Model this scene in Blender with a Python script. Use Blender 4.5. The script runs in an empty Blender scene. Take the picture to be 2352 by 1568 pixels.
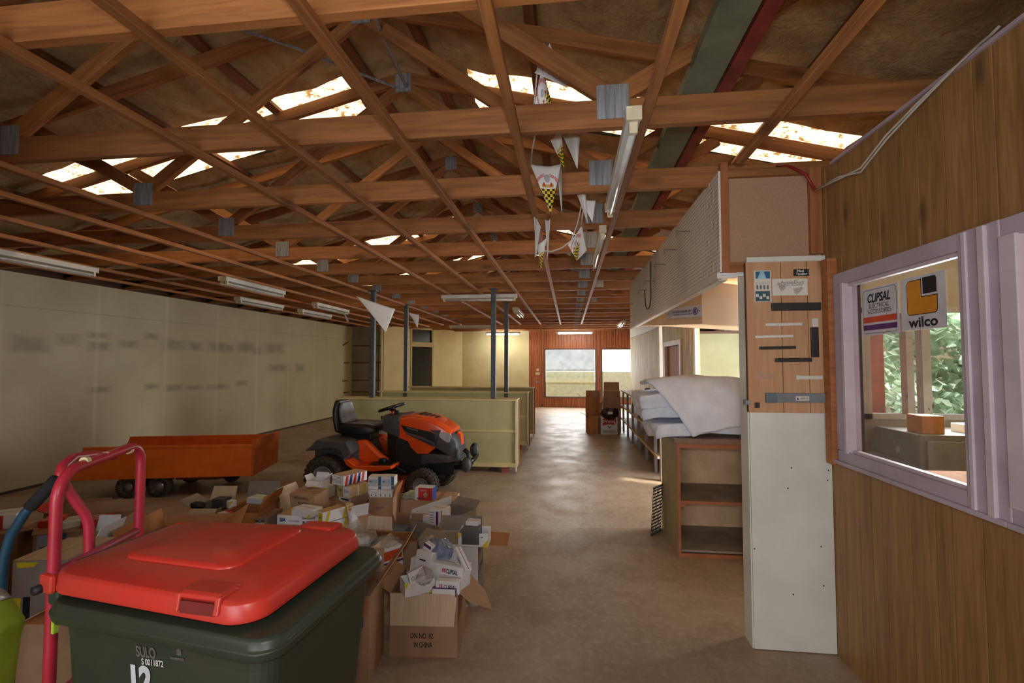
import bpy, bmesh, math, random
from mathutils import Vector, Matrix, Euler, noise
random.seed(11)
S = bpy.context.scene
COL = S.collection
PI = math.pi
V = Vector

# ------------------------------------------------------------------ camera
F_PX, W_PX, H_PX = 1100.0, 2352, 1568
PSI, PITCH = math.atan(132 / F_PX), math.atan(48 / F_PX)
EYE = V((0, 0, 1.6))
cam = bpy.data.cameras.new('camera')
cam.sensor_width = 36.0
cam.lens = F_PX * 36.0 / W_PX
cam.clip_start, cam.clip_end = 0.05, 200
co = bpy.data.objects.new('camera', cam)
COL.objects.link(co)
co.location = EYE
co.rotation_euler = (PI / 2 + PITCH, 0, PSI)
S.camera = co
_fw = V((-math.sin(PSI) * math.cos(PITCH), math.cos(PSI) * math.cos(PITCH), math.sin(PITCH)))
_rt = V((math.cos(PSI), math.sin(PSI), 0))
_up = _rt.cross(_fw)


def ray(x, y):
    return _fw + _rt * ((x - W_PX / 2) / F_PX) + _up * ((H_PX / 2 - y) / F_PX)


def at_z(x, y, z):                      # survey of the photograph: the point of height z seen at a pixel
    d = ray(x, y)
    return EYE + d * ((z - EYE.z) / d.z)


def at_y(x, y, yy):
    d = ray(x, y)
    return EYE + d * ((yy - EYE.y) / d.y)


def at_x(x, y, xx):
    d = ray(x, y)
    return EYE + d * ((xx - EYE.x) / d.x)


# ------------------------------------------------------------------ materials
MATS = {}


def srgb(r, g, b):
    f = lambda c: (c / 12.92 if c <= 0.04045 else ((c + 0.055) / 1.055) ** 2.4)
    return (f(r / 255), f(g / 255), f(b / 255))


def nodes_of(name):
    m = bpy.data.materials.new(name)
    m.use_nodes = True
    nt = m.node_tree
    return m, nt, nt.nodes, nt.links, nt.nodes['Principled BSDF']


def N(nt, typ, **kw):
    n = nt.nodes.new(typ)
    for k, v in kw.items():
        if k.startswith('i_'):
            n.inputs[k[2:]].default_value = v
        elif k.startswith('n_'):
            n.inputs[int(k[2:])].default_value = v
        else:
            setattr(n, k, v)
    return n


def math_n(nt, op, a, b=None, c=None):
    n = nt.nodes.new('ShaderNodeMath')
    n.operation = op
    for i, v in enumerate((a, b, c)):
        if v is None:
            continue
        if isinstance(v, (int, float)):
            n.inputs[i].default_value = v
        else:
            nt.links.new(v, n.inputs[i])
    return n.outputs[0]


def mix_c(nt, fac, a, b, mode='MIX'):
    n = nt.nodes.new('ShaderNodeMix')
    n.data_type = 'RGBA'
    n.blend_type = mode
    for sock, v in ((n.inputs[0], fac), (n.inputs[6], a), (n.inputs[7], b)):
        if isinstance(v, (int, float)):
            sock.default_value = v
        elif isinstance(v, tuple):
            sock.default_value = v if len(v) == 4 else v + (1,)
        else:
            nt.links.new(v, sock)
    return n.outputs[2]


def coords(nt, kind='Object', scale=(1, 1, 1), rot=(0, 0, 0)):
    t = nt.nodes.new('ShaderNodeTexCoord')
    mp = nt.nodes.new('ShaderNodeMapping')
    mp.inputs['Scale'].default_value = scale
    mp.inputs['Rotation'].default_value = rot
    nt.links.new(t.outputs[kind], mp.inputs[0])
    return mp.outputs[0]


def noise_n(nt, vec, scale, detail=4, rough=.55, dist=0):
    n = N(nt, 'ShaderNodeTexNoise', i_Scale=scale, i_Detail=detail, i_Roughness=rough, i_Distortion=dist)
    nt.links.new(vec, n.inputs['Vector'])
    return n.outputs[0]


def ramp(nt, fac, *stops):
    n = nt.nodes.new('ShaderNodeValToRGB')
    e = n.color_ramp.elements
    while len(e) < len(stops):
        e.new(.5)
    for el, (p, c) in zip(e, stops):
        el.position = p
        el.color = (c, c, c, 1) if isinstance(c, (int, float)) else tuple(c) + (1,)
    nt.links.new(fac, n.inputs[0])
    return n.outputs[0]


def bump(nt, h, strength, dist, bsdf):
    b = N(nt, 'ShaderNodeBump', i_Strength=strength, i_Distance=dist)
    nt.links.new(h, b.inputs['Height'])
    nt.links.new(b.outputs[0], bsdf.inputs['Normal'])


def mat(name, c, r=.6, m=0, c2=None, ns=8, st=(1, 1, 1), bs=0, bd=.002, rand=0, spec=.5, lo=.35, hi=.65, coat=0, trans=0, alpha=1):
    if name in MATS:
        return MATS[name]
    mm, nt, nd, lk, b = nodes_of(name)
    b.inputs['Roughness'].default_value = r
    b.inputs['Metallic'].default_value = m
    b.inputs['Specular IOR Level'].default_value = spec
    b.inputs['Coat Weight'].default_value = coat
    b.inputs['Alpha'].default_value = alpha
    if trans:
        b.inputs['Transmission Weight'].default_value = trans
    c2 = c2 or tuple(x * .8 for x in c)
    n = noise_n(nt, coords(nt, 'Object', st), ns, 5)
    col = mix_c(nt, ramp(nt, n, (lo, 0), (hi, 1)), c, c2)
    if rand:
        oi = nt.nodes.new('ShaderNodeObjectInfo')
        k = math_n(nt, 'MULTIPLY_ADD', oi.outputs['Random'], rand * 2, 1 - rand)
        hv = N(nt, 'ShaderNodeHueSaturation')
        lk.new(k, hv.inputs['Value'])
        lk.new(col, hv.inputs['Color'])
        col = hv.outputs[0]
    lk.new(col, b.inputs['Base Color'])
    if bs:
        bump(nt, n, bs, bd, b)
    MATS[name] = mm
    return mm


def timber(name, c, c2, c3=None, axis=0, rand=.18, r=.65, scale=1.0, island=False, flat=None):
    """sawn timber, grain along one local axis, streaks and a few knots"""
    mm, nt, nd, lk, b = nodes_of(name)
    st = [14, 14, 14]
    st[axis] = .9
    vec = coords(nt, 'Object', tuple(s * scale for s in st))
    if island:
        g = nt.nodes.new('ShaderNodeNewGeometry')
        add = nt.nodes.new('ShaderNodeVectorMath')
        add.operation = 'ADD'
        cx = nt.nodes.new('ShaderNodeCombineXYZ')
        mul = math_n(nt, 'MULTIPLY', g.outputs['Random Per Island'], 37.0)
        for i in range(3):
            lk.new(mul, cx.inputs[i])
        lk.new(vec, add.inputs[0])
        lk.new(cx.outputs[0], add.inputs[1])
        vec = add.outputs[0]
    else:
        oi = nt.nodes.new('ShaderNodeObjectInfo')
        add = nt.nodes.new('ShaderNodeVectorMath')
        add.operation = 'ADD'
        cx = nt.nodes.new('ShaderNodeCombineXYZ')
        mul = math_n(nt, 'MULTIPLY', oi.outputs['Random'], 50.0)
        for i in range(3):
            lk.new(mul, cx.inputs[i])
        lk.new(vec, add.inputs[0])
        lk.new(cx.outputs[0], add.inputs[1])
        vec = add.outputs[0]
    n1 = noise_n(nt, vec, 1.6, 6, .6, .6)
    n2 = noise_n(nt, vec, 6, 3, .5, .2)
    col = mix_c(nt, ramp(nt, n1, (.35, 0), (.68, 1)), c, c2)
    col = mix_c(nt, math_n(nt, 'MULTIPLY', ramp(nt, n2, (.5, 0), (.7, 1)), .35), col, c3 or c2)
    st2 = [5, 5, 5]
    st2[axis] = 1.6
    if flat is not None:
        st2[flat] = .01
    vo = N(nt, 'ShaderNodeTexVoronoi', i_Scale=1.0 * scale)
    mp = coords(nt, 'Object', tuple(st2))
    if not island:
        a2 = nt.nodes.new('ShaderNodeVectorMath')
        a2.operation = 'ADD'
        lk.new(mp, a2.inputs[0])
        lk.new(cx.outputs[0], a2.inputs[1])
        mp = a2.outputs[0]
    lk.new(mp, vo.inputs['Vector'])
    knot = ramp(nt, vo.outputs['Distance'], (.06, 1), (.2, 0))
    col = mix_c(nt, math_n(nt, 'MULTIPLY', knot, .75), col, tuple(x * .35 for x in c2))
    if rand:
        if island:
            rv = g.outputs['Random Per Island']
        else:
            rv = oi.outputs['Random']
        hv = N(nt, 'ShaderNodeHueSaturation')
        lk.new(math_n(nt, 'MULTIPLY_ADD', rv, rand * 2, 1 - rand), hv.inputs['Value'])
        lk.new(col, hv.inputs['Color'])
        col = hv.outputs[0]
    lk.new(col, b.inputs['Base Color'])
    b.inputs['Roughness'].default_value = r
    bump(nt, n2, .12, .002, b)
    MATS[name] = mm
    return mm


def glow(name, c, s, c2=None, ns=9, dark=.0):
    mm, nt, nd, lk, b = nodes_of(name)
    out = nd['Material Output']
    em = nd.new('ShaderNodeEmission')
    em.inputs[1].default_value = s
    if c2:
        v = coords(nt, 'Object')
        n = noise_n(nt, v, ns, 6, .65)
        n2 = noise_n(nt, v, ns * .25, 2)
        f = math_n(nt, 'MULTIPLY', ramp(nt, n, (.53, 0), (.60, 1)), ramp(nt, n2, (.40, 0), (.55, 1)))
        lk.new(mix_c(nt, f, c, c2), em.inputs[0])
    else:
        em.inputs[0].default_value = c + (1,)
    lk.new(em.outputs[0], out.inputs[0])
    MATS[name] = mm
    return mm


pine = timber('pine', srgb(176, 116, 64), srgb(138, 86, 44), srgb(108, 64, 32))
pine_dark = timber('pine_dark', srgb(140, 90, 58), srgb(106, 64, 40), srgb(84, 50, 30))
pale_pine = timber('pale_pine', srgb(215, 175, 125), srgb(190, 145, 95), rand=.08)
stud_wood = timber('stud_wood', srgb(176, 112, 66), srgb(140, 84, 46), axis=2, rand=.1)
steel_green = mat('green_paint', srgb(132, 142, 122), .55, c2=srgb(108, 118, 100), ns=5, bs=.1)
steel_red = mat('red_oxide', srgb(152, 66, 56), .55, c2=srgb(120, 48, 42), ns=7)
galv = mat('galvanised', srgb(168, 170, 174), .5, .15, srgb(120, 122, 128), ns=60, st=(1, 1, .06), bs=.5, bd=.003)
galv_dark = mat('post_steel', srgb(92, 98, 102), .55, .3, srgb(70, 74, 78), ns=30)
white_enamel = mat('white_enamel', srgb(226, 226, 222), .35, c2=srgb(208, 208, 202), ns=6)
cream_plastic = mat('cream_plastic', srgb(226, 216, 184), .45)
lilac = mat('lilac_paint', srgb(186, 172, 184), .5, c2=srgb(170, 156, 168), ns=5, bs=.05)
lilac_pale = mat('lilac_paint_pale', srgb(206, 192, 200), .5, c2=srgb(192, 178, 188), ns=5)
cream_wall = mat('cream_wall', srgb(242, 230, 180), .75, c2=srgb(232, 218, 164), ns=2.5)
grey_wall = mat('grey_wall', srgb(178, 172, 152), .8, c2=srgb(160, 154, 134), ns=3)
peach = mat('peach_board', srgb(240, 208, 166), .7, c2=srgb(232, 198, 156), ns=3)
hardboard = mat('hardboard', srgb(178, 142, 112), .75, c2=srgb(168, 132, 102), ns=90)
white_board = mat('white_board', srgb(226, 226, 216), .55, c2=srgb(212, 212, 200), ns=3)
white_wood = mat('white_wood', srgb(226, 216, 204), .55, c2=srgb(206, 194, 180), ns=6)
card = mat('cardboard', srgb(176, 142, 112), .85, c2=srgb(160, 126, 98), ns=5, rand=.12, spec=.2)
card_orange = mat('cardboard_orange', srgb(186, 130, 84), .85, c2=srgb(170, 114, 70), ns=5, rand=.08, spec=.2)
card_grey = mat('cardboard_grey', srgb(152, 142, 130), .85, c2=srgb(138, 128, 116), ns=6, rand=.08, spec=.2)
card_pale = mat('cardboard_pale', srgb(212, 188, 160), .85, c2=srgb(194, 168, 140), ns=5, st=(22, 1, 1), rand=.05, spec=.2)
white_card = mat('white_card', srgb(232, 232, 232), .6, c2=srgb(218, 218, 220), ns=4, rand=.05)
ink_black = mat('ink_black', srgb(26, 26, 28), .6)
ink_grey = mat('ink_grey', srgb(110, 110, 110), .6)
ink_blue = mat('ink_blue', srgb(34, 56, 140), .55)
ink_teal = mat('ink_teal', srgb(48, 104, 140), .6)
ink_red = mat('ink_red', srgb(206, 52, 40), .55)
ink_orange = mat('ink_orange', srgb(214, 78, 38), .55)
ink_purple = mat('ink_purple', srgb(96, 42, 110), .55)
ink_magenta = mat('ink_magenta', srgb(176, 60, 130), .55)
ink_yellow = mat('ink_yellow', srgb(226, 206, 44), .55)
ink_amber = mat('ink_amber', srgb(222, 144, 34), .55)
ink_white = mat('ink_white', srgb(240, 240, 240), .55)
paper = mat('paper', srgb(226, 222, 208), .6, c2=srgb(214, 210, 196), ns=4)
tape_mat = mat('packing_tape', srgb(170, 128, 92), .25, c2=srgb(158, 116, 80))
red_plastic = mat('red_plastic', srgb(204, 52, 40), .36, c2=srgb(172, 66, 54), ns=4, bs=.03, lo=.4, hi=.75)
green_plastic = mat('dark_green_plastic', srgb(44, 54, 42), .42, c2=srgb(58, 58, 44), ns=6, bs=.05, lo=.45, hi=.8)
red_tube = mat('red_enamel', srgb(190, 48, 66), .35, c2=srgb(172, 44, 60), ns=8)
pink_tube = mat('faded_red_enamel', srgb(180, 70, 92), .5, c2=srgb(160, 58, 78), ns=12)
blue_tube = mat('blue_enamel', srgb(38, 78, 104), .45, c2=srgb(30, 58, 78), ns=9)
foam_grip = mat('black_foam', srgb(30, 30, 32), .9, bs=.3, ns=60)
rubber = mat('rubber', srgb(38, 36, 34), .8, c2=srgb(60, 54, 46), ns=12)
tread = mat('tyre_tread', srgb(46, 42, 36), .9, c2=srgb(92, 80, 62), ns=40, bs=.6, bd=.006, lo=.45, hi=.7)
chrome = mat('chrome', srgb(206, 206, 210), .28, .45)
rim_grey = mat('rim_grey', srgb(150, 152, 156), .4, .2)
m_orange = mat('mower_orange', srgb(232, 84, 28), .28, c2=srgb(222, 78, 26), coat=.4)
m_grey = mat('mower_grey', srgb(78, 78, 80), .5, c2=srgb(66, 66, 68), ns=10)
m_black = mat('mower_black', srgb(20, 20, 20), .45)
m_seat = mat('seat_vinyl_grey', srgb(150, 154, 162), .5, c2=srgb(110, 112, 118), ns=8)
lens_mat = mat('lamp_lens', srgb(210, 214, 220), .12, .3)
trailer_orange = mat('trailer_orange', srgb(244, 122, 34), .5, c2=srgb(222, 100, 28), ns=5, lo=.35, hi=.75)
shelf_green = mat('shelf_back_green', srgb(190, 187, 137), .75, c2=srgb(179, 175, 125), ns=4)
shelf_cream = mat('shelf_cream', srgb(222, 206, 150), .65, c2=srgb(208, 190, 134), ns=4)
shelf_red = mat('shelf_edge_red', srgb(172, 92, 62), .6)
chip = mat('chipboard', srgb(222, 164, 110), .8, c2=srgb(206, 146, 92), ns=70)
hivis = mat('hi_vis_fabric', srgb(170, 206, 52), .75, c2=srgb(150, 188, 42), ns=7)
reflective = mat('reflective_tape', srgb(200, 206, 214), .3, .4)
batt_mat = mat('polyester_batt', srgb(234, 238, 248), .95, c2=srgb(222, 227, 238), ns=9, bs=.4, bd=.01, spec=.1)
cord_white = mat('white_cable', srgb(206, 200, 188), .5)
cord_red = mat('red_cable', srgb(150, 30, 34), .5)
cord_brown = mat('brown_cord', srgb(66, 46, 38), .6)
wire_steel = mat('hook_wire', srgb(150, 140, 128), .35, .8)
plastic_bag = mat('clear_plastic', srgb(206, 204, 198), .12, c2=srgb(170, 166, 158), ns=14, bs=1, bd=.02, alpha=.42)
pvc_grey = mat('grey_pvc', srgb(128, 136, 140), .45)
pvc_dark = mat('dark_brown_pvc', srgb(48, 44, 42), .5)
pvc_white = mat('white_pvc', srgb(226, 222, 210), .45)
roller_brown = mat('roller_brown', srgb(196, 112, 64), .7, c2=srgb(176, 96, 54), ns=20, st=(1, 1, 12))
ply = mat('plywood', srgb(220, 202, 152), .7, c2=srgb(186, 158, 106), ns=1.6, st=(4, 4, 1), lo=.4, hi=.62)
tarp = mat('white_tarp', srgb(222, 226, 228), .6, c2=srgb(206, 211, 215), ns=3)
dark_glass = mat('dark_transom_glass', srgb(60, 62, 50), .2)
leaf = mat('leaf', srgb(196, 214, 196), .45, c2=srgb(136, 172, 136), ns=5)
brick = mat('brick_red', srgb(190, 120, 100), .8)
concrete_out = mat('outside_concrete', srgb(170, 164, 152), .9)


def make_floor():
    mm, nt, nd, lk, b = nodes_of('concrete_floor')
    v = coords(nt, 'Object')
    n1 = noise_n(nt, v, .55, 5, .6)
    n2 = noise_n(nt, v, 3.0, 6, .65)
    n3 = noise_n(nt, v, 24, 4, .6)
    c = mix_c(nt, ramp(nt, n1, (.35, 0), (.65, 1)), srgb(178, 156, 132), srgb(150, 126, 102))
    c = mix_c(nt, math_n(nt, 'MULTIPLY', ramp(nt, n2, (.45, 0), (.72, 1)), .5), c, srgb(132, 110, 84))
    c = mix_c(nt, math_n(nt, 'MULTIPLY', ramp(nt, n3, (.3, 1), (.5, 0)), .25), c, srgb(206, 184, 160))
    sx = nd.new('ShaderNodeSeparateXYZ')
    lk.new(v, sx.inputs[0])
    d = math_n(nt, 'ABSOLUTE', math_n(nt, 'SUBTRACT', sx.outputs[1], 7.3))
    line = math_n(nt, 'LESS_THAN', d, .012)
    left = math_n(nt, 'LESS_THAN', sx.outputs[0], -.6)
    c = mix_c(nt, math_n(nt, 'MULTIPLY', math_n(nt, 'MULTIPLY', line, left), .8), c, srgb(70, 60, 50))
    lk.new(c, b.inputs['Base Color'])
    lk.new(ramp(nt, n2, (.3, .38), (.7, .6)), b.inputs['Roughness'])
    b.inputs['Specular IOR Level'].default_value = .35
    bump(nt, n3, .06, .002, b)
    return mm


def make_left_wall():
    """painted sheeting with joints and the grimy marks that removed shelving left"""
    mm, nt, nd, lk, b = nodes_of('painted_sheet_wall')
    v = coords(nt, 'Object')
    sx = nd.new('ShaderNodeSeparateXYZ')
    lk.new(v, sx.inputs[0])
    y, z = sx.outputs[1], sx.outputs[2]
    n1 = noise_n(nt, v, 1.2, 5, .6)
    n2 = noise_n(nt, v, 5, 5, .6)
    c = mix_c(nt, ramp(nt, n1, (.35, 0), (.65, 1)), srgb(194, 186, 158), srgb(178, 168, 140))
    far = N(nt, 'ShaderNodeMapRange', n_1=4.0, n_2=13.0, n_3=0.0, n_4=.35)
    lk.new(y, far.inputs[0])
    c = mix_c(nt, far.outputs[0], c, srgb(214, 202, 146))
    marks = [(70, 790, 45, 22), (157, 780, 32, 15), (225, 770, 28, 8), (228, 795, 28, 12), (293, 790, 25, 10), (350, 772, 18, 8), (405, 792, 30, 14),
             (448, 795, 20, 12), (500, 797, 25, 14), (527, 800, 12, 10), (565, 797, 22, 14), (590, 805, 14, 10), (630, 800, 25, 14), (640, 845, 25, 10), (690, 845, 12, 10),
             (228, 895, 28, 8), (400, 890, 22, 9), (350, 888, 18, 7), (500, 888, 25, 7), (555, 880, 14, 7), (445, 890, 20, 6)]
    stains = []
    for (px, py, hx_, hy_) in marks:
        a, b_, c_ = at_x(px, py, -6.83), at_x(px + hx_, py, -6.83), at_x(px, py - hy_, -6.83)
        stains.append((a.y, a.z, abs(b_.y - a.y), abs(c_.z - a.z)))
    tot = None
    for (yc, zc, hy, hz) in stains:
        a = math_n(nt, 'DIVIDE', math_n(nt, 'ABSOLUTE', math_n(nt, 'SUBTRACT', y, yc)), hy)
        zz = math_n(nt, 'DIVIDE', math_n(nt, 'ABSOLUTE', math_n(nt, 'SUBTRACT', z, zc)), hz)
        d = math_n(nt, 'MAXIMUM', a, zz)
        k = N(nt, 'ShaderNodeMapRange', n_1=1.25, n_2=.45, n_3=0.0, n_4=1.0)
        lk.new(d, k.inputs[0])
        tot = k.outputs[0] if tot is None else math_n(nt, 'MAXIMUM', tot, k.outputs[0])
    sm = math_n(nt, 'MULTIPLY', tot, math_n(nt, 'MULTIPLY_ADD', n2, .8, .1))
    c = mix_c(nt, sm, c, srgb(126, 116, 96))
    seam = math_n(nt, 'LESS_THAN', math_n(nt, 'ABSOLUTE', math_n(nt, 'SUBTRACT', z, 2.3)), .004)
    c = mix_c(nt, math_n(nt, 'MULTIPLY', seam, .5), c, srgb(120, 108, 88))
    for yy in (5.0, 6.2, 7.4, 8.6, 9.8, 11.0, 12.2):
        j = N(nt, 'ShaderNodeMapRange', n_1=.05, n_2=.0, n_3=0.0, n_4=.35)
        lk.new(math_n(nt, 'ABSOLUTE', math_n(nt, 'SUBTRACT', y, yy)), j.inputs[0])
        c = mix_c(nt, j.outputs[0], c, srgb(214, 206, 176))
    sp = noise_n(nt, v, 9, 2)
    c = mix_c(nt, math_n(nt, 'MULTIPLY', ramp(nt, sp, (.76, 0), (.8, 1)), .6), c, srgb(100, 88, 70))
    lk.new(c, b.inputs['Base Color'])
    b.inputs['Roughness'].default_value = .75
    bump(nt, n2, .08, .004, b)
    return mm


def make_foil():
    """reflective sarking hung under the roof sheets, dusty and brown with age"""
    mm, nt, nd, lk, b = nodes_of('sarking_foil')
    v = coords(nt, 'Object', (1.2, 1, 1))
    n1 = noise_n(nt, v, 2.2, 5, .6, 1.2)
    n2 = noise_n(nt, v, 9, 6, .65, 1.5)
    c = mix_c(nt, ramp(nt, n1, (.35, 0), (.65, 1)), srgb(222, 196, 148), srgb(176, 146, 104))
    c = mix_c(nt, math_n(nt, 'MULTIPLY', ramp(nt, n2, (.55, 0), (.75, 1)), .5), c, srgb(226, 208, 180))
    lk.new(c, b.inputs['Base Color'])
    b.inputs['Metallic'].default_value = .2
    lk.new(ramp(nt, n1, (.3, .3), (.7, .55)), b.inputs['Roughness'])
    bump(nt, n2, .7, .03, b)
    return mm


def make_peg():
    mm, nt, nd, lk, b = nodes_of('pegboard')
    v = coords(nt, 'Object', (1, 1, 1))
    sx = nd.new('ShaderNodeSeparateXYZ')
    lk.new(v, sx.inputs[0])
    q = .0254
    f = lambda s: math_n(nt, 'SUBTRACT', math_n(nt, 'FRACT', math_n(nt, 'DIVIDE', s, q)), .5)
    a, c_ = f(sx.outputs[1]), f(sx.outputs[2])
    d = math_n(nt, 'ADD', math_n(nt, 'MULTIPLY', a, a), math_n(nt, 'MULTIPLY', c_, c_))
    hole = math_n(nt, 'LESS_THAN', d, .05)
    n1 = noise_n(nt, v, 2, 4)
    c = mix_c(nt, ramp(nt, n1, (.35, 0), (.65, 1)), srgb(234, 224, 210), srgb(218, 208, 194))
    c = mix_c(nt, hole, c, srgb(126, 118, 110))
    lk.new(c, b.inputs['Base Color'])
    b.inputs['Roughness'].default_value = .6
    return mm


def make_chequer():
    """pennant print: white top, thin gold band, yellow and black chequers towards the tip (by UV)"""
    mm, nt, nd, lk, b = nodes_of('pennant_print')
    uv = nd.new('ShaderNodeUVMap')
    sx = nd.new('ShaderNodeSeparateXYZ')
    lk.new(uv.outputs[0], sx.inputs[0])
    ck = N(nt, 'ShaderNodeTexChecker', i_Scale=1.0)
    ck.inputs['Color1'].default_value = srgb(228, 200, 50) + (1,)
    ck.inputs['Color2'].default_value = srgb(34, 32, 30) + (1,)
    mp = nd.new('ShaderNodeMapping')
    mp.inputs['Scale'].default_value = (12, 17, 1)
    mp.inputs['Location'].default_value = (.5, .02, .5)
    lk.new(uv.outputs[0], mp.inputs[0])
    lk.new(mp.outputs[0], ck.inputs[0])
    c = mix_c(nt, math_n(nt, 'GREATER_THAN', sx.outputs[1], .48), srgb(236, 234, 230), ck.outputs[0])
    gold = math_n(nt, 'MULTIPLY', math_n(nt, 'GREATER_THAN', sx.outputs[1], .385), math_n(nt, 'LESS_THAN', sx.outputs[1], .455))
    inner = math_n(nt, 'LESS_THAN', math_n(nt, 'ABSOLUTE', math_n(nt, 'SUBTRACT', sx.outputs[0], .5)), .2)
    c = mix_c(nt, math_n(nt, 'MULTIPLY', gold, inner), c, srgb(206, 178, 96))
    lk.new(c, b.inputs['Base Color'])
    b.inputs['Roughness'].default_value = .35
    return mm


def make_glass():
    mm, nt, nd, lk, b = nodes_of('window_glass')
    out = nd['Material Output']
    tr = nd.new('ShaderNodeBsdfTransparent')
    tr.inputs[0].default_value = (.93, .95, .94, 1)
    gl = nd.new('ShaderNodeBsdfGlossy')
    gl.inputs[1].default_value = .03
    df = nd.new('ShaderNodeBsdfDiffuse')
    df.inputs[0].default_value = (.75, .74, .7, 1)
    fr = N(nt, 'ShaderNodeFresnel', i_IOR=1.5)
    mx = nd.new('ShaderNodeMixShader')
    lk.new(fr.outputs[0], mx.inputs[0])
    lk.new(tr.outputs[0], mx.inputs[1])
    lk.new(gl.outputs[0], mx.inputs[2])
    m2 = nd.new('ShaderNodeMixShader')          # a film of dust and scraps of old sticky tape
    n = noise_n(nt, coords(nt), 6, 3)
    lk.new(math_n(nt, 'MULTIPLY_ADD', ramp(nt, n, (.66, 0), (.7, 1)), .3, .05), m2.inputs[0])
    lk.new(mx.outputs[0], m2.inputs[1])
    lk.new(df.outputs[0], m2.inputs[2])
    lk.new(m2.outputs[0], out.inputs[0])
    return mm


def make_clear():
    mm, nt, nd, lk, b = nodes_of('clear_dusty_pane')
    tr, df, mx = nd.new('ShaderNodeBsdfTransparent'), nd.new('ShaderNodeBsdfDiffuse'), nd.new('ShaderNodeMixShader')
    tr.inputs[0].default_value = (.95, .96, .95, 1)
    mx.inputs[0].default_value = .06
    lk.new(tr.outputs[0], mx.inputs[1])
    lk.new(df.outputs[0], mx.inputs[2])
    lk.new(mx.outputs[0], nd['Material Output'].inputs[0])
    return mm


def make_thin(name, c, share):
    # thin stuff that lets part of the daylight through
    mm, nt, nd, lk, b = nodes_of(name)
    t, mx = nd.new('ShaderNodeBsdfTranslucent'), nd.new('ShaderNodeMixShader')
    n = noise_n(nt, coords(nt), 5, 3)
    col = mix_c(nt, ramp(nt, n, (.35, 0), (.65, 1)), c, tuple(q * .85 for q in c))
    lk.new(col, b.inputs['Base Color'])
    lk.new(col, t.inputs[0])
    b.inputs['Roughness'].default_value = .5
    mx.inputs[0].default_value = share
    lk.new(b.outputs[0], mx.inputs[1])
    lk.new(t.outputs[0], mx.inputs[2])
    lk.new(mx.outputs[0], nd['Material Output'].inputs[0])
    return mm


tarp = make_thin('white_tarp_cloth', srgb(238, 241, 242), .5)
leaf = make_thin('hedge_leaf', srgb(196, 216, 192), .35)
clear_mat = make_clear()
floor_mat, lwall_mat, foil_mat, peg_mat, pennant_mat, glass_mat = make_floor(), make_left_wall(), make_foil(), make_peg(), make_chequer(), make_glass()
panel_mat = timber('brown_wood_panel', srgb(162, 122, 74), srgb(130, 94, 54), srgb(104, 70, 38), axis=2, rand=.09, r=.5, scale=1.3, island=True, flat=0)
redwood = timber('red_wood_panel', srgb(190, 114, 68), srgb(158, 86, 48), srgb(130, 66, 36), axis=2, rand=.1, r=.4, scale=1.2, island=True, flat=1)
sample_wood = timber('sample_board_wood', srgb(206, 162, 122), srgb(190, 142, 102), srgb(180, 130, 90), axis=2, rand=.04, r=.45, island=True)
skylight_mat = glow('daylit_skylight', (1.0, .72, .40), 2.1, (.26, .13, .045), 14)
tube_on = glow('lit_fluorescent', (1, .97, .88), 55)

# ------------------------------------------------------------------ mesh helpers


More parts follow.
